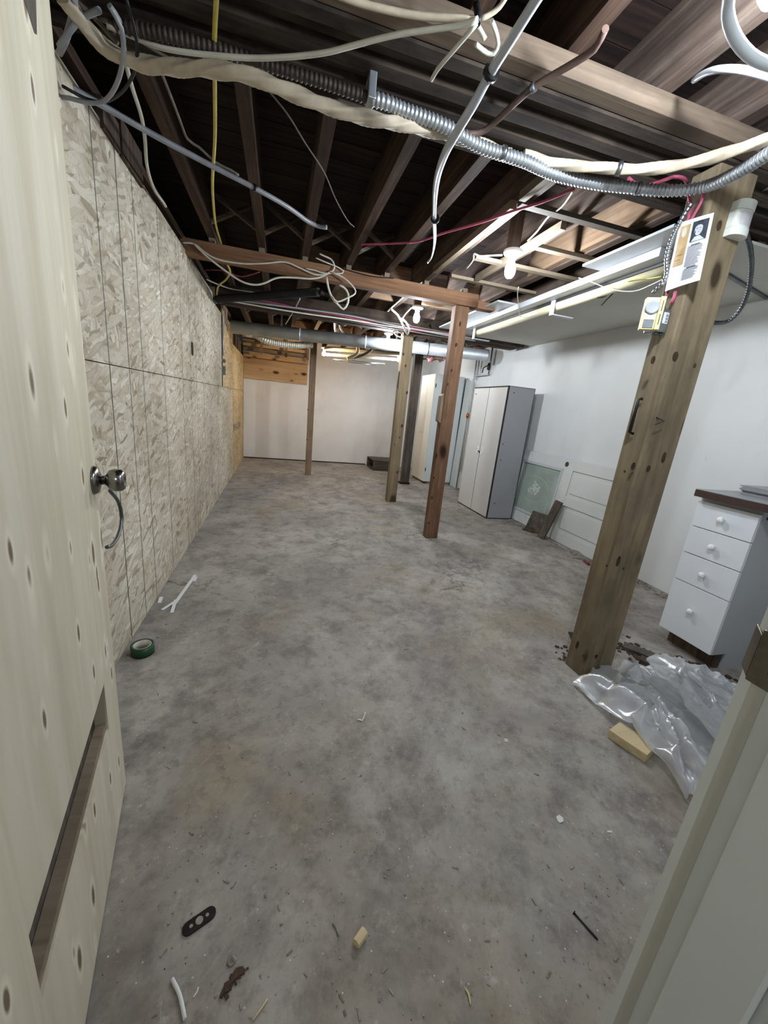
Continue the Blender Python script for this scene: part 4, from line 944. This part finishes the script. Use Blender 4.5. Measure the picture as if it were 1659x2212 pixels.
cable('pink red cable pair stapled down the big post, left one', [ax(1487, 420, 1.482), ax(1491, 440, 1.482), ax(1488, 470, 1.481), ax(1478, 495, 1.480), ax(1464, 560, 1.480), ax(1445, 620, 1.479), ax(1438, 648, 1.478)], .0055, 'red_cable', world=True, ties=())
cable('pink red cable pair stapled down the big post, right one', [ax(1521, 418, 1.484), ax(1515, 436, 1.483), ax(1502, 460, 1.482), ax(1485, 490, 1.480)], .0055, 'red_cable', world=True)
cable('short pink red cable entering the junction box', [ax(1459, 630, 1.474), ax(1457, 642, 1.474), ax(1449, 656, 1.472)], .006, 'red_cable', world=True)
cable('grey steel cable crossing dark right edge beyond the big post', [(1640, 415, 2.2), (1650, 408, 2.2), (1680, 395, 2.2)], .009, 'steel')
# wiring around the dropped ceiling
cable('thin white wire sagging across the strip light to the thermostat', [(1250, 600, 2.10), (1285, 612, 2.06), (1310, 622, 2.03), (1345, 629, 2.0), (1375, 628, 1.99), (1405, 616, 1.98), (1432, 603, 1.97)], .0028, 'white_cable')
cable('thin yellowish wire under the strip light near the poster', [(1355, 608, 2.05), (1382, 600, 2.03), (1400, 602, 2.02), (1430, 597, 2.0)], .0028, 'yellow_cable')
cable('black capped wire end hanging under the strip light, upper one', [(1345, 609, 2.06), (1325, 624, 2.05), (1310, 638, 2.03), (1300, 642, 2.02), (1290, 643, 2.02)], .004, 'black_cable')
cable('black capped wire end hanging under the strip light, lower one', [(1350, 608, 2.06), (1322, 636, 2.03), (1308, 650, 2.01), (1299, 660, 2.0)], .004, 'black_cable')
cable('thin cord looped around the strip light tube', [(1120, 620, 2.12), (1118, 640, 2.1), (1122, 668, 2.06), (1125, 685, 2.03), (1140, 684, 2.03), (1165, 678, 2.04)], .0028, 'white_cable')
cable('white supply cable from the nearest bulb holder to the joist', [(1085, 551, 2.19), (1060, 552, 2.19), (1035, 553, 2.19), (1024, 548, 2.2), (1022, 562, 2.2), (1008, 580, 2.2)], .005, 'white_cable')
cable('white cable between joists crossing above the nearest bulb', [(1240, 410, 2.23), (1215, 445, 2.23), (1185, 468, 2.23), (1160, 500, 2.23), (1140, 520, 2.22)], .0045, 'white_cable')
# wiring on the brown cross beam
BY = 3.35
def yc(P, y=BY): return [ay(p[0], p[1], y-(p[2] if len(p) > 2 else .01)) for p in P]
cable('white cable stapled along the face of the brown beam', yc([(392, 524), (420, 527), (440, 543), (470, 560), (520, 569), (570, 569), (615, 566), (650, 580), (680, 593), (705, 592), (720, 584), (722, 572), (715, 560), (700, 553), (690, 548)]), .006, 'white_cable', world=True)
cable('white cable drooping below the brown beam at its left half', yc([(418, 526), (445, 552), (480, 580), (520, 607), (548, 615), (570, 612), (600, 600), (640, 600), (670, 602), (695, 598), (715, 586)]), .0065, 'white_cable', world=True)
cable('large white cable loop hanging below the brown beam', yc([(705, 598, .03), (709, 620, .03), (717, 642, .03), (732, 660, .03), (742, 668, .03), (751, 655, .03), (752, 635, .03), (744, 622, .03), (733, 616, .03)]), .008, 'white_cable', world=True)
cable('second thinner cable loop hanging below the brown beam', yc([(718, 588, .03), (745, 602, .04), (765, 622, .04), (767, 634, .04), (750, 644, .04), (728, 652, .04), (718, 640, .04)]), .006, 'white_cable', world=True)
cable('stiff coiled cable end lying on the brown beam face', yc([(660, 580), (680, 584), (700, 590), (740, 590), (735, 580), (700, 565), (682, 557)]), .005, 'white_cable', world=True)
cable('dark wire lying along the top of the brown beam', [ay(700, 566, 3.355), ay(740, 580, 3.35), ay(800, 596, 3.35), ay(850, 601, 3.35)], .004, 'black_cable', world=True)
cable('white cable end pointing down between the joists behind the foam tube', [(648, 645, 2.15), (635, 670, 2.12), (617, 700, 2.08)], .006, 'white_cable')
cable('white cable strung from the OSB top to the foam tube', [(445, 603, 2.2), (470, 614, 2.2), (500, 624, 2.2), (540, 630, 2.19), (560, 636, 2.18)], .006, 'white_cable')
cable('pink red cable behind the brown beam at the left', [(430, 583, 2.23), (480, 584, 2.23), (520, 597, 2.22), (560, 588, 2.23)], .006, 'red_cable')
# cable run along the dark beam
for i, (mt, dy, dz, lab) in enumerate((('dirty_cable', 0, 0, 'dusty cable'), ('red_cable', .02, .018, 'pink red cable'), ('red_cable', -.012, .03, 'second pink red cable'), ('white_cable', .03, -.008, 'white cable'), ('dirty_cable', .045, .012, 'lower dusty cable'), ('grey_cable', .06, -.004, 'grey cable'))):
    P = [Vector((x, 4.56-dy+.006*math.sin(x*2.3+i)-.02*i*0, 2.105+dz+.02*math.cos(x*1.7+i)-(.015 if x > 1 else 0))) for x in (-.5, -.1, .3, .7, 1.1, 1.45, 1.8, 2.2)]
    cable(lab+' running along the front of the dark beam', P, .0065+.001*(i % 2), mt, world=True)
cable('bright white cable loop over the top of the greenish mid-room post', [(845, 668, 2.12), (860, 682, 2.1), (872, 705, 2.05), (880, 722, 2.02), (884, 712, 2.03), (876, 695, 2.06), (866, 688, 2.08)], .009, 'white_cable')
cable('white cable from the beam end down to the post top loop', [(872, 640, 2.2), (856, 655, 2.18), (842, 668, 2.12), (838, 672, 2.12)], .007, 'white_cable')
cable('white cable from the second bulb holder to the post top loop', [(888, 666, 2.19), (878, 676, 2.16), (868, 690, 2.1)], .006, 'white_cable')
cable('white cable crossing right from the post top toward the dark beam', [(862, 688, 2.12), (890, 705, 2.14), (915, 720, 2.14), (940, 726, 2.13)], .006, 'white_cable')
cable('dark cable curving down behind the reddish post top', [(925, 700, 2.16), (940, 720, 2.15), (955, 735, 2.12), (985, 745, 2.1), (1010, 740, 2.12)], .007, 'black_cable')
cable('small white cable coil by the third bulb', [(850, 716, 2.1), (856, 724, 2.08), (866, 728, 2.07), (868, 720, 2.08), (858, 714, 2.1)], .007, 'white_cable')
cable('thick white cable elbow dropping onto the round duct', [(722, 690, 2.2), (724, 712, 2.19), (732, 726, 2.18), (748, 728, 2.17)], .016, 'grey_cable')
cable('dark cable elbow beside the white one above the round duct', [(732, 700, 2.22), (742, 718, 2.2), (765, 726, 2.19), (790, 730, 2.19)], .012, 'black_cable')
cable('pale curved hose under the right half of the duct', [ay(773, 748, 6.6), ay(772, 762, 6.6), ay(762, 770, 6.6), ay(750, 775, 6.6)], .028, 'tan_tube', world=True)
cable('dark curved hose under the right half of the duct', [ay(803, 755, 6.7), ay(790, 764, 6.7), ay(775, 770, 6.7), ay(755, 774, 6.7)], .022, 'dirty_cable', world=True)
rr = random.Random(11)
for i in range(9):
    px = 690+rr.uniform(-5, 110); py = 690+(px-690)*.12+rr.uniform(0, 50); y0 = rr.uniform(6.2, 7.0)
    P = [ay(px+k*rr.uniform(4, 9), py+rr.uniform(-9, 9), y0) for k in range(5)]
    cable('thin copper coloured wire in the tangle above the back duct', P, .005, 'copper', name='copper_wire', world=True)['group'] = 'copper wires tangled above the back duct'
# wire hanging in the OSB gap
t = thing('gap_wiring', 'grey cable and switch box set in the long gap of the OSB wall', 'electrical box', (XL, 5.17, 1.4))
obj('cable', MB().tube([(XL+.008, 5.17, 2.05), (XL+.012, 5.2, 1.9), (XL+.01, 5.16, 1.75), (XL+.012, 5.2, 1.62)], .006, 8), M['grey_cable'], t)
obj('box', B(XL+.0016, XL+.035, 5.13, 5.2, 1.40, 1.50), M['steel_dark'], t); obj('box', B(XL+.0016, XL+.035, 5.13, 5.21, 1.54, 1.575), M['steel_dark'], t)
# ================================================================== FLOOR THINGS
c = az(305, 1408, .02)
t = thing('tape_roll', 'roll of green tape lying flat beside the plywood door', 'tape', (c.x, c.y+.02, 0))
C0 = (c.x, c.y+.02, 0)
ro, ri = .048, .037
mb = MB().lathe(C0, [(ri, .001), (ro, .001), (ro, .045), (ri, .045)], (0, 0, 1), 32)
mb.f = mb.f[:-2]; mb.f += [(3*32+k, 3*32+(k+1) % 32, (k+1) % 32, k) for k in range(32)]
obj('tape', mb, M['greentape'], t)
mb = MB().lathe(C0, [(ri-.003, .001), (ri-.0002, .001), (ri-.0002, .0452), (ri-.003, .0452)], (0, 0, 1), 32)
mb.f = mb.f[:-2]; mb.f += [(3*32+k, 3*32+(k+1) % 32, (k+1) % 32, k) for k in range(32)]
obj('core', mb, M['taperoll'], t, label='pale cardboard core')
t = thing('tape_strips', 'crossed strips of stuck white tape on the floor near the OSB wall', 'tape', tuple(az(375, 1300)))
for (a, b, wd) in (((350, 1318), (383, 1301), .018), ((378, 1304), (422, 1246), .020), ((371, 1324), (380, 1300), .018), ((344, 1303), (349, 1294), .02), ((419, 1256), (424, 1250), .018)):
    A, B_ = az(*a), az(*b); d = (B_-A).normalized(); s_ = Vector((-d.y, d.x, 0))*wd/2; z = .0015
    mb = MB().prism([A+s_+Vector((0, 0, z)), A-s_+Vector((0, 0, z)), B_-s_+Vector((0, 0, z+.012)), B_+s_+Vector((0, 0, z+.012))], (0, 0, .001)); obj('strip', mb, M['tapewhite'], t)
# iron mending plate with holes
A, B_ = az(412, 2004), az(449, 1978); d = (B_-A).normalized(); s_ = Vector((-d.y, d.x, 0))
t = thing('metal_plate', 'dark iron plate with holes lying flat in the near left floor', 'plate', tuple(A.lerp(B_, .5)))
out = [A+d*(-.004)+(-d*math.cos(k/8*math.pi)*0+(-d*math.sin(k/8*math.pi)+s_*math.cos(k/8*math.pi))*.014) for k in range(9)] + [B_+d*.004+((d*math.sin(k/8*math.pi)-s_*math.cos(k/8*math.pi))*.014) for k in range(9)]
obj('plate', MB().prism(list(reversed([Vector((p.x, p.y, .0005)) for p in out])), (0, 0, .004)), M['darkmetal'], t)
for k, r in ((.03, .004), (.5, .0085), (.97, .004)):
    q = A.lerp(B_, k); obj('hole', MB().lathe((q.x, q.y, .0046), [(r, 0), (r*.9, .0004)], (0, 0, 1), 14), M['rubble'], t)
A = az(500, 2077); o = obj('washer', MB().lathe((A.x, A.y, .0005), [(.009, 0), (.009, .003), (.004, .003), (.004, .0004)], (0, 0, 1), 16), M['rubble']); tag(o, 'small dull washer on the near floor left of the crumbs', 'washer')
def stick(name, label, cat, a, b, r, mat, z=.0, n=6, taper=None):
    A, B_ = az(*a), az(*b); A.z = B_.z = r+.0006+z
    m = A.lerp(B_, .45)+Vector((.003, .002, 0))
    o = obj(name, MB().tube([A, m, B_], r, n, step=.01, prof=taper), M[mat]); return tag(o, label, cat)
stick('white_strip', 'white plastic strip at the bottom left of the floor', 'strip', (372, 2118), (400, 2205), .0042, 'tapewhite')
stick('white_sliver', 'thin white sliver between the metal plate and the white strip', 'sliver', (418, 2156), (428, 2134), .0014, 'tapewhite')
stick('wood_sliver', 'pale wood sliver at the bottom edge of the floor', 'sliver', (546, 2206), (578, 2160), .002, 'offcut')
stick('wood_sliver', 'thin grey sliver above the pale wood plug', 'sliver', (718, 1996), (732, 2024), .0022, 'rubble')
stick('wood_sliver', 'pale sliver at the bottom right of the near floor', 'sliver', (1005, 2138), (1016, 2172), .0022, 'offcut')
stick('plastic_scrap', 'small hooked white scrap in the middle of the floor', 'scrap', (772, 1556), (782, 1559), .0025, 'tapewhite')
stick('plastic_scrap', 'short white scrap standing off the hooked one', 'scrap', (782, 1558), (789, 1540), .002, 'tapewhite')
# wood plug
A = az(768, 2046, .0); B_ = az(787, 2018, 0); A.z = B_.z = .0112
t = obj('wood_plug', MB().tube([A, B_], .0108, 7, smooth=False), M['offcut'], bevel=.001)
for p in t.data.polygons: p.use_smooth = False
tag(t, 'short pale wood plug standing out on the near floor', 'wood piece')
# nail
A, B_ = az(1240, 1974), az(1292, 2033); A.z = B_.z = .0028; d = (B_-A).normalized()
t = thing('nail', 'long black nail lying on the floor near the door jamb', 'nail', tuple(A))
obj('shank', MB().tube([A, A.lerp(B_, .93), B_], [.0022, .0022, .0004], 8, smooth=False), M['black'], t); obj('head', MB().tube([A-d*.0015, A], .005, 10, smooth=False), M['black'], t)
# crumbs of rusty wood
A = az(508, 2115)
mb = MB(); rr = random.Random(9)
for k in range(26):
    q = az(480+rr.uniform(0, 52)+0, 2150-rr.uniform(0, 60)*1.0); t_ = rr.random(); q = az(484+46*t_+rr.uniform(-7, 7), 2150-62*t_+rr.uniform(-7, 7)); s = rr.uniform(.0015, .0045)
    a = rr.uniform(0, 3.1); mb.obox((q.x, q.y, s*.7+.0003), (math.cos(a)*s*1.8, math.sin(a)*s*1.8, 0), (-math.sin(a)*s, math.cos(a)*s, 0), (0, 0, s*.6))
o = obj('crumbs', mb, M['rust']); tag(o, 'brown crumbs scattered left of the pale wood plug', 'crumbs', kind='stuff')
o = obj('white_chip', MB().prism([az(*p)+Vector((0, 0, .0006)) for p in ((1201, 1765), (1208, 1761), (1216, 1768), (1217, 1775), (1209, 1779), (1204, 1774))][::-1], (0, 0, .002)), M['tapewhite']); tag(o, 'heart shaped white chip near the door jamb', 'chip')
o = obj('white_chip', MB().prism([az(*p)+Vector((0, 0, .0006)) for p in ((1311, 1795), (1322, 1796), (1321, 1800), (1312, 1799))][::-1], (0, 0, .002)), M['tapewhite']); tag(o, 'tiny white chip right of the heart shaped one', 'chip')
o = obj('paper_scrap', MB().prism([az(*p)+Vector((0, 0, .0006)) for p in ((1089, 1596), (1097, 1597), (1097, 1604), (1090, 1603))][::-1], (0, 0, .0015)), M['taperoll']); tag(o, 'tiny square pale scrap in the middle right of the floor', 'scrap')
# scattered grit
mb = MB(); rr = random.Random(21)
for k in range(420):
    px, py = rr.uniform(330, 1350), rr.uniform(1120, 2200)
    if px < 250+(2212-py)*.1 or px > 1640-.4*(py-1460)-20: continue
    q = az(px, py); s = rr.uniform(.0007, .0022)*(1.5 if py < 1500 else 1); a = rr.uniform(0, 3.1); L = rr.choice((1, 1, 2, 4))
    mb.obox((q.x, q.y, s*.6), (math.cos(a)*s*L, math.sin(a)*s*L, 0), (-math.sin(a)*s, math.cos(a)*s, 0), (0, 0, s*.5))
o = obj('grit', mb, M['rubble']); tag(o, 'fine grit and slivers scattered over the concrete floor', 'grit', kind='stuff')
mb = MB(); rr = random.Random(4)
def crumb(q, s):
    a = rr.uniform(0, 3.1); mb.obox((q.x, q.y, s*.45), (math.cos(a)*s*1.4, math.sin(a)*s*1.4, 0), (-math.sin(a)*s, math.cos(a)*s, s*rr.uniform(-.2, .2)), (0, 0, s*.4))
for k in range(260):
    y = rr.uniform(1.7, 4.09) if k % 3 else rr.uniform(5.0, 5.95); wx = 2.86 if y > 2.5 and y < 4.1 else 3.0
    crumb(Vector((wx-.012-abs(rr.gauss(.02, .05)), y, 0)), rr.uniform(.003, .012))
o = obj('wall_debris', mb, M['rubble']); tag(o, 'plaster crumbs along the foot of the right wall', 'debris', kind='stuff')
mb = MB()
for k in range(170):
    f = rr.random(); q = az(1340, 1400).lerp(az(1560, 1470), f)+Vector((rr.gauss(0, .05), rr.gauss(0, .05), 0)); crumb(q, rr.uniform(.003, .010))
for k in range(12): crumb(az(1205+rr.uniform(-8, 22), 1405+rr.uniform(-8, 22)), rr.uniform(.004, .008))
o = obj('post_debris', mb, M['rust']); tag(o, 'dark crumbs and splinters between the big post and the drawer cabinet', 'debris', kind='stuff')
o = obj('red_shard', MB().tube([az(1262, 1210, .012), az(1272, 1219, .012)], .012, 8, smooth=False), plain('red_plastic', '7c3b3f', .5)); tag(o, 'small dull red piece on the floor left of the big post', 'piece')
o = obj('copper_pipe', MB().tube([(2.995, 1.62, .02), (2.995, 1.95, .02)], .011, 8, smooth=False), M['copper']); tag(o, 'copper pipe lying along the foot of the right wall', 'pipe')
o = obj('grey_rag', mound(MB(), *(az(1248, 1195).xy), .05, .10, .02, 5.1, 18, 6), M['rubble']); tag(o, 'small heap of grey rubble near the leaning door', 'rubble', kind='stuff')
o = obj('dark_scrap', MB().prism([az(*p)+Vector((0, 0, .001)) for p in ((1227, 1366), (1244, 1368), (1240, 1386), (1234, 1382))][::-1], (0, 0, .004)), M['black']); tag(o, 'small black scrap just left of the big post foot', 'scrap')
# plank and boards on the floor behind the plastic
A, B_ = az(1345, 1398), az(1590, 1492)
t = obj('floor_board', MB().bar((A.x, A.y, .012), (B_.x, B_.y, .012), .07, .022), M['grey_x'], bevel=.002); tag(t, 'long weathered board on the floor between the big post and the drawers', 'board')
A, B_ = az(1380, 1432), az(1560, 1510)
t = obj('floor_board', MB().bar((A.x, A.y, .02), (B_.x, B_.y, .02), .06, .036), M['old_x'], bevel=.002); tag(t, 'brown board half under the plastic sheet', 'board')
# pine offcut
A, B_ = az(1327, 1568, .04), az(1397, 1634, .04); A = az(1315, 1577, .04); B_ = az(1394, 1640, .035)
P0, P1, P2, P3 = az(1316, 1577, .036), az(1398, 1632, .036), az(1378, 1600, .036), az(1342, 1562, .036)
P2 = P1+Vector((.085, .03, 0)); P3 = P0+Vector((.085, .03, 0))
t = obj('pine_offcut', MB().prism([Vector((p.x, p.y, .001)) for p in (P0, P1, P2, P3)], (0, 0, .036)), M['offcut'], bevel=.0015); tag(t, 'pale pine block under the edge of the plastic sheet', 'wood block')
# crumpled plastic sheeting
def sheetmesh(rows, seed, amp, n=100, m=100, ridge=1.0):
    # rows: list of control rows, each a list of (x, y, z) across; bilinear in between
    mb = MB(); mb.sm = True; R_ = len(rows)-1; K = len(rows[0])-1
    def sm(t): return t*t*(3-2*t)
    for j in range(m+1):
        for i in range(n+1):
            u, v = i/n*K, j/m*R_; iu, iv = min(int(u), K-1), min(int(v), R_-1); fu, fv = u-iu, v-iv
            a = Vector(rows[iv][iu]).lerp(Vector(rows[iv][iu+1]), sm(fu)); b = Vector(rows[iv+1][iu]).lerp(Vector(rows[iv+1][iu+1]), sm(fu))
            p = a.lerp(b, sm(fv)); U, V = i/n, j/m
            q = Vector((U*3.2+seed, V*1.4, seed*.7)); wv = noise.noise(q*1.3)*1.6
            r1 = 1-abs(math.sin((U*3.3+V*.5+wv)*math.pi)); r2 = 1-abs(noise.noise(Vector((U*9+wv, V*3.5, seed))))*2; r3 = 1-abs(noise.noise(Vector((U*22+wv*2, V*8, seed*2))))*2
            e = min(1, 7*min(U, 1-U), 7*min(V, 1-V))
            h = amp*(r1**1.5*.75*ridge+max(0, r2)**3*.45+max(0, r3)**2*.14+.2*noise.noise(q*6))*(.25+.75*e)
            p = p+Vector((noise.noise(q*3)*.035, noise.noise(q*3+Vector((9, 0, 0)))*.035, h))
            p.z = max(p.z, .004); mb.v.append(tuple(p))
    for j in range(m):
        for i in range(n): b = j*(n+1)+i; mb.f.append((b, b+1, b+n+2, b+n+1))
    return mb
rowsA = [[(1.40, 1.28, .01), (1.60, 1.31, .05), (1.80, 1.34, .03), (1.98, 1.24, .02)],
         [(1.40, 1.13, .02), (1.56, 1.16, .08), (1.76, 1.15, .08), (1.98, 1.10, .03)],
         [(1.42, .98, .05), (1.56, .99, .10), (1.74, .96, .09), (1.95, .95, .03)],
         [(1.40, .84, .03), (1.52, .82, .08), (1.70, .80, .07), (1.90, .78, .02)],
         [(1.36, .70, .01), (1.46, .64, .04), (1.62, .60, .04), (1.80, .58, .01)]]
rowsB = [[(1.70, 1.20, .16), (1.90, 1.25, .15), (2.08, 1.20, .08), (2.22, 1.12, .03)],
         [(1.66, 1.06, .17), (1.82, 1.08, .17), (2.02, 1.04, .12), (2.20, .98, .04)],
         [(1.64, .92, .14), (1.78, .92, .15), (1.96, .88, .11), (2.16, .84, .04)],
         [(1.62, .78, .08), (1.74, .76, .09), (1.90, .72, .06), (2.10, .70, .02)]]
t = thing('plastic_sheeting', 'crumpled clear plastic sheeting heaped on the floor by the big post', 'plastic sheet', (1.7, 1.0, 0))
obj('lower_layer', sheetmesh(rowsA, 1.3, .07), M['film'], t)
obj('upper_layer', sheetmesh(rowsB, 6.1, .05, ridge=.7), M['film'], t)
